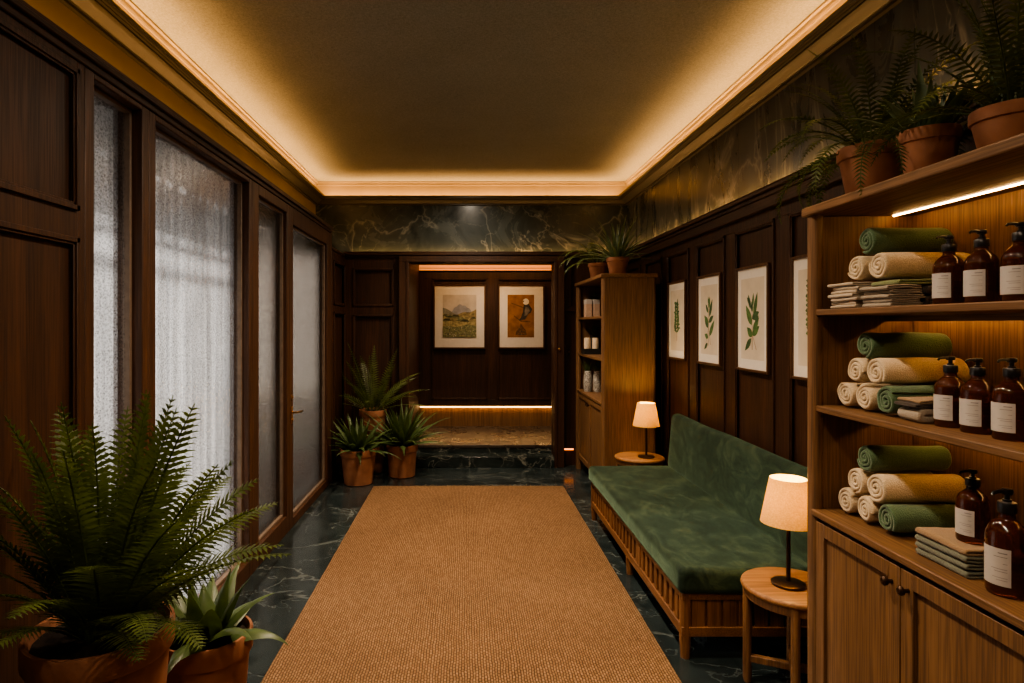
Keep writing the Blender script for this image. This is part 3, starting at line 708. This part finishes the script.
# ---------------------------------------------------------------- cabinets
def shaker_door(t,x,y0,y1,z0,z1,knob_y,knob_z,m='oak',w=.05):
    d=MB(); X0,X1=x,x+.022
    d.box(X0,X1,y0,y0+w,z0,z1); d.box(X0,X1,y1-w,y1,z0,z1); d.box(X0,X1,y0+w,y1-w,z0,z0+w); d.box(X0,X1,y0+w,y1-w,z1-w,z1); d.box(X0+.013,X1,y0+w,y1-w,z0+w,z1-w)
    o=d.build('door',M[m],t,bevel=.003)
    k=MB().lathe([(0,0),(.007,0),(.006,.014),(.013,.018),(.014,.026),(.009,.031),(0,.032)],(0,0,0),16)
    k.v=[(x-z,knob_y+a,knob_z+b) for a,b,z in k.v]; q=k.build('knob',M['bronze'],o); return o
def post(mb,xc,yc,r,z0,z1): mb.lathe([(0,z0),(r,z0),(r,z1),(0,z1)],(xc,yc,0),20)
# near cabinet
t=thing('shelf_cabinet','oak open shelf cabinet with lit shelves and cupboard doors at right foreground','cabinet',(1.52,1.88,0))
CX0,CX1,CY0,CY1=1.31,1.73,1.36,2.395
for a,b in ((CY1-.035,CY1),(CY0,CY0+.035)): MB().box(CX0+.03,CX1,a,b,0,1.965).build('side_panel',M['oak'],t,bevel=.003)
mb=MB(); post(mb,CX0+.024,CY1-.026,.026,0,1.965); mb.build('corner_post',M['oak'],t,sharp=60)
mb=MB(); post(mb,CX0+.024,CY0+.026,.026,0,1.965); mb.build('corner_post',M['oak'],t,sharp=60)
MB().box(CX0-.012,CX1,CY0-.008,CY1+.008,1.965,2.0).build('top_panel',M['oak_y'],t,bevel=.006)
MB().box(1.70,CX1,CY0+.03,CY1-.03,.05,1.965).build('back_panel',M['oak'],t)
for z in (1.585,1.222): MB().box(CX0+.014,1.70,CY0+.035,CY1-.035,z,z+.024).build('shelf',M['oak_y'],t,bevel=.004)
MB().box(CX0+.002,1.70,CY0+.035,CY1-.035,.828,.853).build('worktop',M['oak_y'],t,bevel=.004)
MB().box(CX0+.035,1.70,CY0+.035,CY1-.035,.09,.828).box(CX0+.06,1.70,CY0+.035,CY1-.035,0,.09).build('carcass',M['oak'],t)
shaker_door(t,CX0+.012,1.892,CY1-.052,.10,.812,1.925,.755); shaker_door(t,CX0+.012,1.415,1.886,.10,.812,1.853,.755)
for z,x in ((1.957,1.60),(1.577,1.62),(1.214,1.62)):
    MB().box(x+.015,x+.020,CY0+.05,CY1-.05,z+.003,z+.008).build('led_strip',M['led'],t)
    if z<1.9: MB().box(x-.03,x-.02,CY0+.035,CY1-.035,z-.014,z+.008).build('light_batten',M['oak_y'],t)
# tall far cabinet
t=thing('tall_cabinet','tall narrow oak cabinet with three open shelves against the back right corner','cabinet',(1.43,6.08,0))
TX0,TX1,TY0,TY1=1.19,1.665,5.42,6.73
for a,b in ((TY0,TY0+.03),(TY1-.03,TY1)): MB().box(TX0+.03,TX1-.03,a,b,.10,1.965).build('side_panel',M['oak'],t,bevel=.003)
for x,y in ((TX0+.03,TY0+.03),(TX0+.03,TY1-.03),(TX1-.03,TY0+.03),(TX1-.03,TY1-.03)):
    mb=MB(); post(mb,x,y,.032,0,1.965); mb.build('corner_post',M['oak'],t,sharp=60)
MB().box(TX0-.012,TX1+.012,TY0-.012,TY1+.012,1.965,2.0).build('top_panel',M['oak_y'],t,bevel=.006)
MB().box(TX1-.03,TX1-.015,TY0+.03,TY1-.03,.1,1.965).build('back_panel',M['oak'],t)
for z in (1.605,1.225): MB().box(TX0+.015,TX1-.03,TY0+.03,TY1-.03,z,z+.026).build('shelf',M['oak_y'],t,bevel=.004)
MB().box(TX0+.005,TX1-.03,TY0+.03,TY1-.03,.835,.862).build('worktop',M['oak_y'],t,bevel=.004)
MB().box(TX0+.035,TX1-.03,TY0+.03,TY1-.03,.11,.835).build('carcass',M['oak'],t)
ym=(TY0+TY1)/2
shaker_door(t,TX0+.013,ym+.003,TY1-.062,.13,.828,ym+.03,.765); shaker_door(t,TX0+.013,TY0+.062,ym-.003,.13,.828,ym-.03,.765)

# items on the tall cabinet
def sprig(mb,c,n,L,W,seed,m=0):
    rnd=random.Random(seed)
    for i in range(n):
        a=i*2.4; strap(mb,c,a,radians(rnd.uniform(50,88)),.5,L*rnd.uniform(.7,1.1),W,m)
B=[(6.45,1.268,'pale card box on the top shelf of the tall cabinet, left one'),(6.43,1.345,'pale card box on the top shelf of the tall cabinet, right one')]
for y,x,l in B:
    b=thing('card_box',l,'box',(x,y,1.631),'card boxes in the tall cabinet')
    MB().box(x-.031,x+.031,y-.06,y+.06,1.631,1.775).build('body',M['card'],b,bevel=.003)
    MB().box(x-.033,x+.033,y-.062,y+.062,1.765,1.815).build('lid',M['label'],b,bevel=.003)
def smallplant(x,y,z,l,h=.12,r=.045,L=.17,seed=1):
    p=thing('small_potted_plant',l,'plant',(x,y,z),'small plants in the tall cabinet')
    MB().lathe([(0,0),(r*.75,0),(r,h-.01),(r,h),(r*.9,h),(r*.85,h-.02),(0,h-.02)],(x,y,z),20).build('pot',M['matte_black'],p)
    mb=MB(); sprig(mb,(x,y,z+h-.02),26,L,.012,seed); mb.build('foliage',M['strap'],p)
smallplant(1.37,6.60,1.631,'small green plant behind the card boxes on the top shelf',.17,.045,.14,1)
smallplant(1.365,6.60,1.251,'small green plant behind the cream candles on the middle shelf',.19,.045,.14,2)
tr=thing('black_tray','black tray holding the cream candles on the middle shelf','tray',(1.30,6.40,1.251))
MB().box(1.205,1.395,6.32,6.48,1.251,1.257).build('base',M['matte_black'],tr)
MB().box(1.205,1.211,6.32,6.48,1.257,1.308).box(1.389,1.395,6.32,6.48,1.257,1.308).box(1.211,1.389,6.32,6.326,1.257,1.308).box(1.211,1.389,6.474,6.48,1.257,1.308).build('rim',M['matte_black'],tr)
for x,y,l in ((1.255,6.41,'left cream candle in the black tray'),(1.335,6.39,'right cream candle in the black tray')):
    cnd=thing('pillar_candle',l,'candle',(x,y,1.258),'candles on the black tray')
    MB().lathe([(0,0),(.031,0),(.034,.004),(.034,.155),(.031,.160),(.02,.157),(0,.155)],(x,y,1.258),24).build('body',M['candle'],cnd)
    MB().tube([(x,y,1.411),(x+.002,y,1.428)],.0015,6).build('wick',M['matte_black'],cnd)
for x,y,l,s_ in ((1.262,6.42,'patterned black and white vase, left on the lowest open shelf',3),(1.352,6.38,'patterned black and white vase, right on the lowest open shelf',4)):
    p=thing('patterned_vase',l,'vase',(x,y,.863),'patterned vases in the tall cabinet')
    MB().lathe([(0,0),(.036,0),(.043,.02),(.044,.12),(.040,.17),(.033,.200),(.035,.215),(.030,.215),(.028,.19),(0,.18)],(x,y,.863),28).build('body',M['lattice'],p)
    mb=MB(); sprig(mb,(x,y,1.04),26,.16,.010,s_); mb.build('foliage',M['strap'],p)

# ---------------------------------------------------------------- towels
def ribbon(mb,path,th,a0,a1,mp,jit=.0015,seed=0,inset=.008):
    # path: list of 2D points; extruded from a0 to a1 with rounded edges
    n=len(path); nor=[]
    for i in range(n):
        d=Vector(path[min(i+1,n-1)])-Vector(path[max(i-1,0)]); d=d.normalized() if d.length>1e-9 else Vector((1,0)); nor.append(Vector((-d.y,d.x)))
    cols=[(a0,.45),(a0+inset*.35,.8),(a0+inset,1)]+[(a0+inset+(a1-a0-2*inset)*k/5,1) for k in range(1,5)]+[(a1-inset,1),(a1-inset*.35,.8),(a1,.45)]
    vs=[]
    for a,s in cols:
        for i in range(n):
            p=Vector(path[i])
            endf=1 if 0<i<n-1 else .6
            for sg in (1,-1):
                q=p+nor[i]*sg*th/2*s*endf
                w=noise.noise_vector(Vector((q.x*22+seed*3.1,q.y*22,a*9)))*jit*1.6
                vs.append(mp(q.x+w.x,q.y+w.y,a+w.z*1.2))
    fs=[]; c=2*n; m=len(cols)
    for j in range(m-1):
        for i in range(n-1):
            A=j*c+2*i; Bq=(j+1)*c+2*i
            fs.append((A,A+2,Bq+2,Bq)); fs.append((A+1,Bq+1,Bq+3,A+3))
        A=j*c; Bq=(j+1)*c; fs.append((A,Bq,Bq+1,A+1)); A+=2*(n-1); Bq+=2*(n-1); fs.append((A,A+1,Bq+1,Bq))
    for i in range(n-1):
        A=2*i; fs.append((A,A+1,A+3,A+2)); A=(m-1)*c+2*i; fs.append((A,A+2,A+3,A+1))
    mb.add(vs,fs,0,True)
def roll(x0,L,yc,zc,R,colr,label,seed,turns=2.9,group='rolled towels in the near cabinet'):
    t=thing('rolled_towel',label,'towel',(x0+L/2,yc,zc-R),group)
    mb=MB(); pitch=(R-.004)/turns; pts=[]
    n=int(turns*26); ph=-1.2+seed*.7
    for i in range(n+1):
        u=i/n; a=2*pi*turns*u; r=.004+(R-.004-pitch*.45)*u
        pts.append((yc+r*cos(a+ph),zc+r*.97*sin(a+ph)))
    ribbon(mb,pts,pitch*.9,x0,x0+L,lambda p,q,a:(a,p,q),.0022,seed,.012)
    mb.build('cloth',TW[colr],t,sharp=75)
def folded(x0,x1,y0,y1,z0,h,layers,colr,label,seed,group=None,name='folded_towel'):
    t=thing(name,label,'towel',((x0+x1)/2,(y0+y1)/2,z0),group); mb=MB(); th=h/layers; path=[]
    r=th/2
    for k in range(layers):
        z=z0+th*(k+.5); L_=[x1-r*(1 if k else .4)-0*k,x0+r]; 
        seq=[L_[0]+(L_[1]-L_[0])*i/8 for i in range(9)]
        if k%2: seq=seq[::-1]
        path+=[(x,z) for x in seq]
        if k<layers-1:
            xe=seq[-1]; sg=-1 if k%2==0 else 1
            for a in (-60,-30,0,30,60): path.append((xe+sg*r*cos(radians(a)),z+th/2+th/2*sin(radians(a))))
    ribbon(mb,path,th*.93,y0,y1,lambda p,q,a:(p,a,q),.0022,seed,.007)
    mb.build('cloth',TW[colr],t,sharp=75)
def P(px,py,X):   # point seen at a pixel of the reference on the plane x = X
    Y=X*620/(px-466); return Y,HC-(py-325)/620*Y
R=.0475; X0=1.395; RL=.27
def rollpx(px,py,colr,label,seed,x0=X0,L=RL,r=R):
    y,z=P(px,py,x0); roll(x0,L,y,z,r,colr,label,seed)
s1,s2,s3=1.609,1.246,.853
# shelf one
SY=lambda px,X=X0: X*620/(px-466)
R=.050
roll(X0,.27,2.162,s1+.236,R*1.03,'green','rolled green towel on top of the upper shelf pile',1)
roll(X0,.25,2.222,s1+.148,R,'cream','small cream towel roll at the far left of the upper shelf pile',2)
roll(X0,.29,2.100,s1+.146,.054,'cream','large rolled cream towel under the green roll on the upper shelf',3)
ORD=['lowest','second lowest','third lowest','fourth from the bottom','third highest','second highest','topmost']
for k in range(7):
    j=.008*sin(k*2.3); folded(1.36+.007*sin(k*1.7),1.58,2.165+j,2.315+j,s1+.0005+.0132*k,.0128,2,'oat',f'{ORD[k]} oatmeal cloth of the left stack on the upper shelf',10+k,'oatmeal cloths on the upper shelf','folded_cloth')
for k in range(5):
    j=.006*sin(k*3.1); folded(1.37+.008*sin(k*2.7),1.475+.006*sin(k*4.1),2.0+j,2.145+j,s1+.0005+.0142*k,.0138,2,'taupe',f'{["lowest","second lowest","middle","second highest","topmost"][k]} taupe cloth of the short stack on the upper shelf',20+k,'taupe cloths on the upper shelf','folded_cloth')
for k in range(2): folded(1.495,1.69,2.0,2.145,s1+.0005+.0355*k,.035,2,'dark',f'{["lower","upper"][k]} dark brown towel behind the taupe cloths on the upper shelf',25+k,'dark towels on the upper shelf')
folded(1.405,1.68,2.01,2.15,s1+.0730,.018,2,'lime','pale green folded towel beneath the large cream roll on the upper shelf',27)
def pyramid(z,lvl,seed,dx=0):
    r=.0515
    roll(X0,.26,2.280,z+r,r,'cream',f'cream towel roll at the bottom far left of the {lvl} pyramid',seed)
    roll(X0,.26,2.172,z+r,r,'cream',f'cream towel roll second along the bottom of the {lvl} pyramid',seed+1)
    roll(X0,.27,2.062,z+.0535,.0535,'green',f'green towel roll at the bottom right of the {lvl} pyramid',seed+2)
    roll(X0,.26,2.226,z+r+.088,r*.98,'cream',f'small cream towel roll in the middle row of the {lvl} pyramid',seed+3)
    roll(X0,.285,2.115,z+r+.092,.0555,'cream',f'large cream towel roll in the middle row of the {lvl} pyramid',seed+4)
    roll(X0,.275,2.172,z+r+.092+.090,.0515,'green',f'green towel roll on top of the {lvl} pyramid',seed+5)
pyramid(s2,'middle shelf',40); pyramid(s3,'worktop',60)
folded(1.40,1.66,1.905,2.003,s2+.0005,.046,2,'taupe','thick taupe folded towel at the bottom beside the middle shelf pyramid',80)
folded(1.385,1.66,1.905,2.003,s2+.047,.013,2,'dark','thin dark brown folded towel between taupe and tan on the middle shelf',81)
folded(1.395,1.66,1.905,2.003,s2+.0605,.012,2,'tan','tan folded towel on top of the taupe towel on the middle shelf',82)
for k in range(4):
    folded(1.375,1.60,1.70,1.895,s3+.0005+.020*k,.0196,2,'sage' if k<3 else 'tan',['lowest grey green folded towel of the worktop stack','second lowest grey green folded towel of the worktop stack','third grey green folded towel of the worktop stack','tan folded towel on top of the worktop stack'][k],90+k,'folded towels on the worktop' )

# ---------------------------------------------------------------- bottles
GB='amber pump bottles in the near cabinet'
bt=thing('pump_bottle','amber pump bottle farthest left on the upper shelf','bottle',(1.455,1.868,s1),GB)
def build_bottle(t):
    c=LOC[t]; r=.0405
    b=MB().lathe([(0,.004),(r*.8,.002),(r*.94,0),(r,.006),(r,.112),(r*.97,.122),(r*.82,.135),(r*.55,.146),(.0165,.151),(.0155,.156),(.0155,.168),(0,.168)],c,36).build('glass_body',M['amber'],t,sharp=60)
    l=MB(); rr=r+.0006; A0,A1=pi-1.02,pi+.78
    l.lathe([(rr,.022),(rr,.096)],c,24,0,A0,A1)
    rr+=.0003
    rnd=random.Random(3)
    for z,wd,hh in ((.086,.42,.0022),(.079,.62,.0012),(.066,.2,.001),(.055,.75,.001),(.050,.6,.001),(.038,.7,.0009),(.033,.5,.0009)):
        l.lathe([(rr,z),(rr,z+hh)],c,12,1,A1-.16-wd,A1-.16)
    l.build('label',[M['label'],M['ink']],t)
    p=MB().lathe([(0,.162),(.0175,.162),(.0185,.164),(.0185,.182),(.017,.184),(.009,.185),(.009,.189),(0,.189)],c,24)
    p.lathe([(.0055,.187),(.0055,.203)],c,12); p.lathe([(0,.199),(.0105,.199),(.012,.202),(.012,.208),(.010,.2105),(0,.2105)],c,20)
    pm=p.build('pump',M['black'],t,sharp=40)
    MB().tube([(c[0]-.005,c[1],c[2]+.2055),(c[0]-.026,c[1],c[2]+.2065),(c[0]-.043,c[1],c[2]+.2045),(c[0]-.047,c[1],c[2]+.200)],[.0042,.004,.0034,.003],10).build('spout',M['black'],pm)
build_bottle(bt); bt.rotation_euler=(0,0,.25)
BT=[(1.462,1.758,s1,1.0,.3,'amber pump bottle second along the upper shelf'),(1.478,1.652,s1,1.02,.22,'amber pump bottle nearest the right edge on the upper shelf'),
 (1.452,1.858,s2,1.0,.25,'amber pump bottle farthest left on the middle shelf'),(1.446,1.752,s2,1.0,.3,'amber pump bottle second along the middle shelf'),(1.448,1.645,s2,1.03,.25,'amber pump bottle nearest the right edge on the middle shelf'),
 (1.445,1.768,s3+.0815,.97,.2,'amber pump bottle standing on the folded towels on the worktop'),(1.405,1.61,s3+.001,1.24,.25,'large amber pump bottle at the right edge of the worktop')]
for x,y,z,sc,rz,l in BT:
    q=dup(bt,(x,y,z),l,sc,rz)
    if sc>1.1: q.scale=(.9*sc,.9*sc,sc*1.04)

# ---------------------------------------------------------------- sofa
t=thing('bench_sofa','long green velvet bench sofa with slatted timber base along the right wall','sofa',(1.36,3.92,0))
SX0,SX1,SY0,SY1=1.0,1.74,2.87,4.96
def cushion(x0,x1,y0,y1,z0,z1,name,r=.03,tilt=0,seed=0):
    mb=MB(); nx,ny,nz=10,26,4
    def pt(u,v,w):
        x=x0+(x1-x0)*u; y=y0+(y1-y0)*v; z=z0+(z1-z0)*w
        # rounded box
        q=Vector((x,y,z)); cx=min(max(x,x0+r),x1-r); cy=min(max(y,y0+r),y1-r); cz=min(max(z,z0+r),z1-r)
        d=q-Vector((cx,cy,cz))
        if d.length>1e-6:
            d=d.normalized()*r; q=Vector((cx,cy,cz))+d
        n=noise.noise(Vector((q.x*3+seed,q.y*2.2,q.z*3)))*.006
        q.z+=n*(w>.5); q.x+=tilt*(q.z-z0)+n*.4
        return q
    def spread(n,L):      # sample positions clustered at the rounded ends
        a=[0,r*.3/L,r*.65/L,r/L]; return a+[r/L+(1-2*r/L)*i/n for i in range(1,n)]+[1-k for k in a[::-1]]
    U=spread(nx,x1-x0);V=spread(ny,y1-y0);W=spread(nz,z1-z0)
    def grid(f,A,Bb,flip):
        vs=[f(a,b) for a in A for b in Bb]; n=len(Bb)
        fs=[(i*n+j,(i+1)*n+j,(i+1)*n+j+1,i*n+j+1) for i in range(len(A)-1) for j in range(n-1)]
        if flip: fs=[f_[::-1] for f_ in fs]
        mb.add(vs,fs,0,True)
    grid(lambda a,b:pt(a,b,1),U,V,False); grid(lambda a,b:pt(a,b,0),U,V,True)
    grid(lambda a,b:pt(0,a,b),V,W,True); grid(lambda a,b:pt(1,a,b),V,W,False)
    grid(lambda a,b:pt(a,0,b),U,W,False); grid(lambda a,b:pt(a,1,b),U,W,True)
    o=mb.build(name,M['velvet'],t,sharp=180)
    wl=o.modifiers.new('weld','WELD'); wl.merge_threshold=.0004
    return o
cushion(SX0-.02,SX1-.06,SY0-.02,SY1+.02,.305,.425,'seat_cushion',.03,0,1)
cushion(1.605,1.69,SY0-.01,SY1+.01,.40,.845,'backrest',.04,.08,2)
def slatrun(mb,a0,a1,n,fn):
    w=(a1-a0)/n
    for k in range(n): fn(a0+w*(k+.26),a0+w*(k+.78))
f=MB(); ZB0,ZB1=.105,.15
f.box(SX0,SX0+.034,SY0+.035,SY1-.035,ZB0,ZB1); f.box(SX0,SX0+.034,SY0+.035,SY1-.035,.275,.306)
f.box(SX1-.04,SX1,SY0+.035,SY1-.035,ZB0,.306); f.box(SX0,SX1,SY0,SY0+.035,ZB0,ZB1); f.box(SX0,SX1,SY0,SY0+.035,.275,.306); f.box(SX0,SX1,SY1-.035,SY1,ZB0,ZB1); f.box(SX0,SX1,SY1-.035,SY1,.275,.306)
f.box(SX0+.03,SX1-.03,SY0+.03,SY1-.03,.285,.304)
f.build('frame',M['bench_y'],t,bevel=.003)
s=MB(); sec=[SY0+.045,SY0+.045+.69,SY0+.045+1.37,SY1-.04]
for a,b in zip(sec[:-1],sec[1:]):
    slatrun(s,a+.015,b-.015,8,lambda p,q:s.box(SX0+.007,SX0+.028,p,q,ZB1,.275))
for a in sec[1:3]: s.box(SX0+.002,SX0+.033,a-.03,a+.03,ZB1,.275)
s.build('front_slats',M['bench'],t,bevel=.002)
s=MB(); slatrun(s,SX0+.04,SX1-.04,9,lambda p,q:s.box(p-.012,q+.012,SY0+.007,SY0+.028,ZB1,.275)); s.box(SX0+.04,SX1-.04,SY0+.022,SY0+.03,ZB1,.275)
s.build('side_slats',M['bench'],t,bevel=.002)
s=MB(); slatrun(s,SX0+.04,SX1-.04,9,lambda p,q:s.box(p-.012,q+.012,SY1-.028,SY1-.007,ZB1,.275)); s.box(SX0+.04,SX1-.04,SY1-.03,SY1-.022,ZB1,.275)
s.build('side_slats',M['bench'],t,bevel=.002)
for x in (SX0+.022,SX1-.026):
    for y in (SY0+.024,(SY0+SY1)/2-.05,SY1-.024):
        mid=abs(y-(SY0+SY1)/2)<.2
        mb=MB(); zt0=ZB0 if mid else .306
        mb.lathe([(0,0),(.021,0),(.026,.1),(.026,zt0),(0,zt0)],(x,y,0),18); mb.build('leg',M['bench'],t,sharp=50)

# ---------------------------------------------------------------- side tables and lamps
def side_table(c,label):
    t=thing('side_table',label,'table',c,'round oak side tables'); x,y,z=c; H=.45; Rr=.205
    MB().lathe([(0,H-.026),(Rr-.012,H-.026),(Rr-.003,H-.021),(Rr,H-.013),(Rr-.003,H-.004),(Rr-.010,H),(0,H)],c,56).build('table_top',M['oak_top'],t,sharp=60)
    MB().lathe([(Rr-.035,H-.06),(Rr-.018,H-.06),(Rr-.018,H-.026),(Rr-.035,H-.026),(Rr-.035,H-.06)],c,48).build('apron',M['oak_leg'],t)
    for k in range(4):
        a=pi/4+.35+k*pi/2; px,py=x+(Rr-.028)*cos(a),y+(Rr-.028)*sin(a)
        MB().lathe([(0,0),(.014,0),(.018,.02),(.018,H-.026),(0,H-.026)],(px,py,0),16).build('leg',M['oak_leg'],t,sharp=50)
    for a in (pi/4+.35,pi/4+.35+pi/2):
        q=(Rr-.03); m_=MB(); d=Vector((cos(a),sin(a),0)); n=Vector((-d.y,d.x,0))*.013; zz=Vector((0,0,.03))
        cc=Vector((x,y,.09 if a<1.5 else .09)); A=cc-d*q; Bq=cc+d*q
        vs=[A-n,A+n,Bq+n,Bq-n]; vs+= [v_+zz for v_ in vs]
        m_.add(vs,[(3,2,1,0),(4,5,6,7),(0,1,5,4),(1,2,6,5),(2,3,7,6),(3,0,4,7)]); m_.build('stretcher',M['oak_leg'],t,bevel=.003)
side_table((1.385,2.625,0),'round oak side table at the near end of the sofa'); side_table((1.455,5.20,0),'round oak side table between sofa and tall cabinet')
def lamp(x,y,z,label,watts):
    t=thing('table_lamp',label,'lamp',(x,y,z),'bronze table lamps'); c=(x,y,z)
    MB().lathe([(0,0),(.066,0),(.068,.004),(.068,.010),(.062,.014),(.014,.018),(0,.018)],c,40).build('base',M['bronze'],t,sharp=40)
    MB().lathe([(0,.014),(.0095,.016),(.0085,.03),(.0085,.285),(0,.285)],c,16).build('stem',M['bronze'],t)
    MB().lathe([(.108,.262),(.1095,.262),(.073,.452),(.0715,.452),(.108,.262)],c,48).build('lamp_shade',M['shade'],t)
    MB().lathe([(0,.28),(.012,.283),(.016,.295),(.024,.325),(.028,.345),(.022,.365),(0,.372)],c,20).build('bulb',M['bulb'],t)
    l=bpy.data.lights.new('lamp bulb light','POINT'); l.energy=watts; l.color=(1,.69,.27); l.shadow_soft_size=.03
    o=bpy.data.objects.new('lamp_light',l); COL.objects.link(o); o.location=(x,y,z+.325+.085)
lamp(1.365,2.625,.45,'lit bronze table lamp with cream shade on the near side table',4.5)
lamp(1.50,5.16,.45,'lit bronze table lamp with cream shade beside the tall cabinet',4.0)

# ---------------------------------------------------------------- lights
def area(name,loc,size,sizey,rot,power,color=AMB,spread=None):
    l=bpy.data.lights.new(name,'AREA'); l.shape='RECTANGLE'; l.size=size; l.size_y=sizey; l.energy=power; l.color=color
    if spread: l.spread=spread
    o=bpy.data.objects.new(name,l); COL.objects.link(o); o.location=loc; o.rotation_euler=rot; return o
COVE=3.7     # watts per metre
zc_=2.932; Lr=YB-YN-.2; ym=(YB+YN)/2
area('cove_left',(XU+.07,ym,zc_),.03,Lr,(pi,0,0),COVE*Lr)
area('cove_right',(XR-.07,ym,zc_),.03,Lr,(pi,0,0),COVE*Lr)
area('cove_back',(.06,YB-.07,zc_),3.2,.03,(pi,0,0),COVE*3.2)
area('cove_near',(.06,YN+.07,zc_),3.2,.03,(pi,0,0),COVE*3.2)
LEDG=1.15
area('ledge_right',(XR-.035,ym,ZT+.004),.02,Lr,(pi,radians(-0),0),LEDG*Lr)
area('ledge_back',(.2,YB-.035,ZT+.004),2.9,.02,(pi,0,0),1.0*2.9)
area('ledge_left',(XU+.10,(YN+6.1)/2,2.522),.03,6.6,(pi,0,0),1.3*6.6)
area('ledge_left_far',(XL-.05,6.5,2.335),.02,.6,(pi,0,0),.5)
area('alcove_top',(.34,YA-.45,2.41),1.6,.05,(radians(12),0,0),4,(1,.55,.22))
area('alcove_base',(.34,YA-.05,.45),1.8,.02,(0,0,0),.5)
def spot(name,loc,power,angle=110,color=(1,.74,.50),rad=.05,aim=(0,0,0)):
    l=bpy.data.lights.new(name,'SPOT'); l.energy=power; l.spot_size=radians(angle); l.spot_blend=1; l.color=color; l.shadow_soft_size=rad
    o=bpy.data.objects.new(name,l); COL.objects.link(o); o.location=loc; o.rotation_euler=aim; return o
for y in (.9,2.4,3.9,5.5): spot('added_ceiling_spot',(.02,y,3.11),112 if y>1 else 55,128)  # spots added to brighten rug and sofa, no fixtures here
spot('added_alcove_spot',(.34,7.55,2.40),30,150)  # spot added to brighten the alcove, no fixture here
for y in (.6,2.3,4.0,5.9): spot('added_soft_fill',(.05,y,3.10),(62 if y>5 else 42) if y>1 else 34,168,(1,.83,.64))  # wide fill spots added to lift the upper walls, without fixtures
spot('added_soft_fill',(-.1,-.45,3.10),26,150,(1,.84,.66),.05,(radians(25),0,0))  # fill spot added behind the camera for the foreground fern
W_=bpy.data.worlds.new('World'); scene.world=W_; W_.use_nodes=True
nt=W_.node_tree; bg=nt.nodes['Background']; bg.inputs[0].default_value=(.90,.86,.82,1); bg.inputs[1].default_value=1.7

# ---------------------------------------------------------------- camera
cam=bpy.data.cameras.new('Camera'); co=bpy.data.objects.new('Camera',cam); COL.objects.link(co); scene.camera=co
co.location=(0,0,HC); co.rotation_euler=(pi/2,0,0); cam.sensor_width=36; cam.lens=620/1024*36
cam.shift_x=46/1024; cam.shift_y=-16.5/1024; cam.clip_start=.05

scene.view_settings.view_transform='AgX'; scene.view_settings.look='AgX - Medium High Contrast'; scene.view_settings.exposure=.72
scene.cycles.use_denoising=True
scene.cycles.max_bounces=10; scene.cycles.transparent_max_bounces=16; scene.cycles.sample_clamp_indirect=4
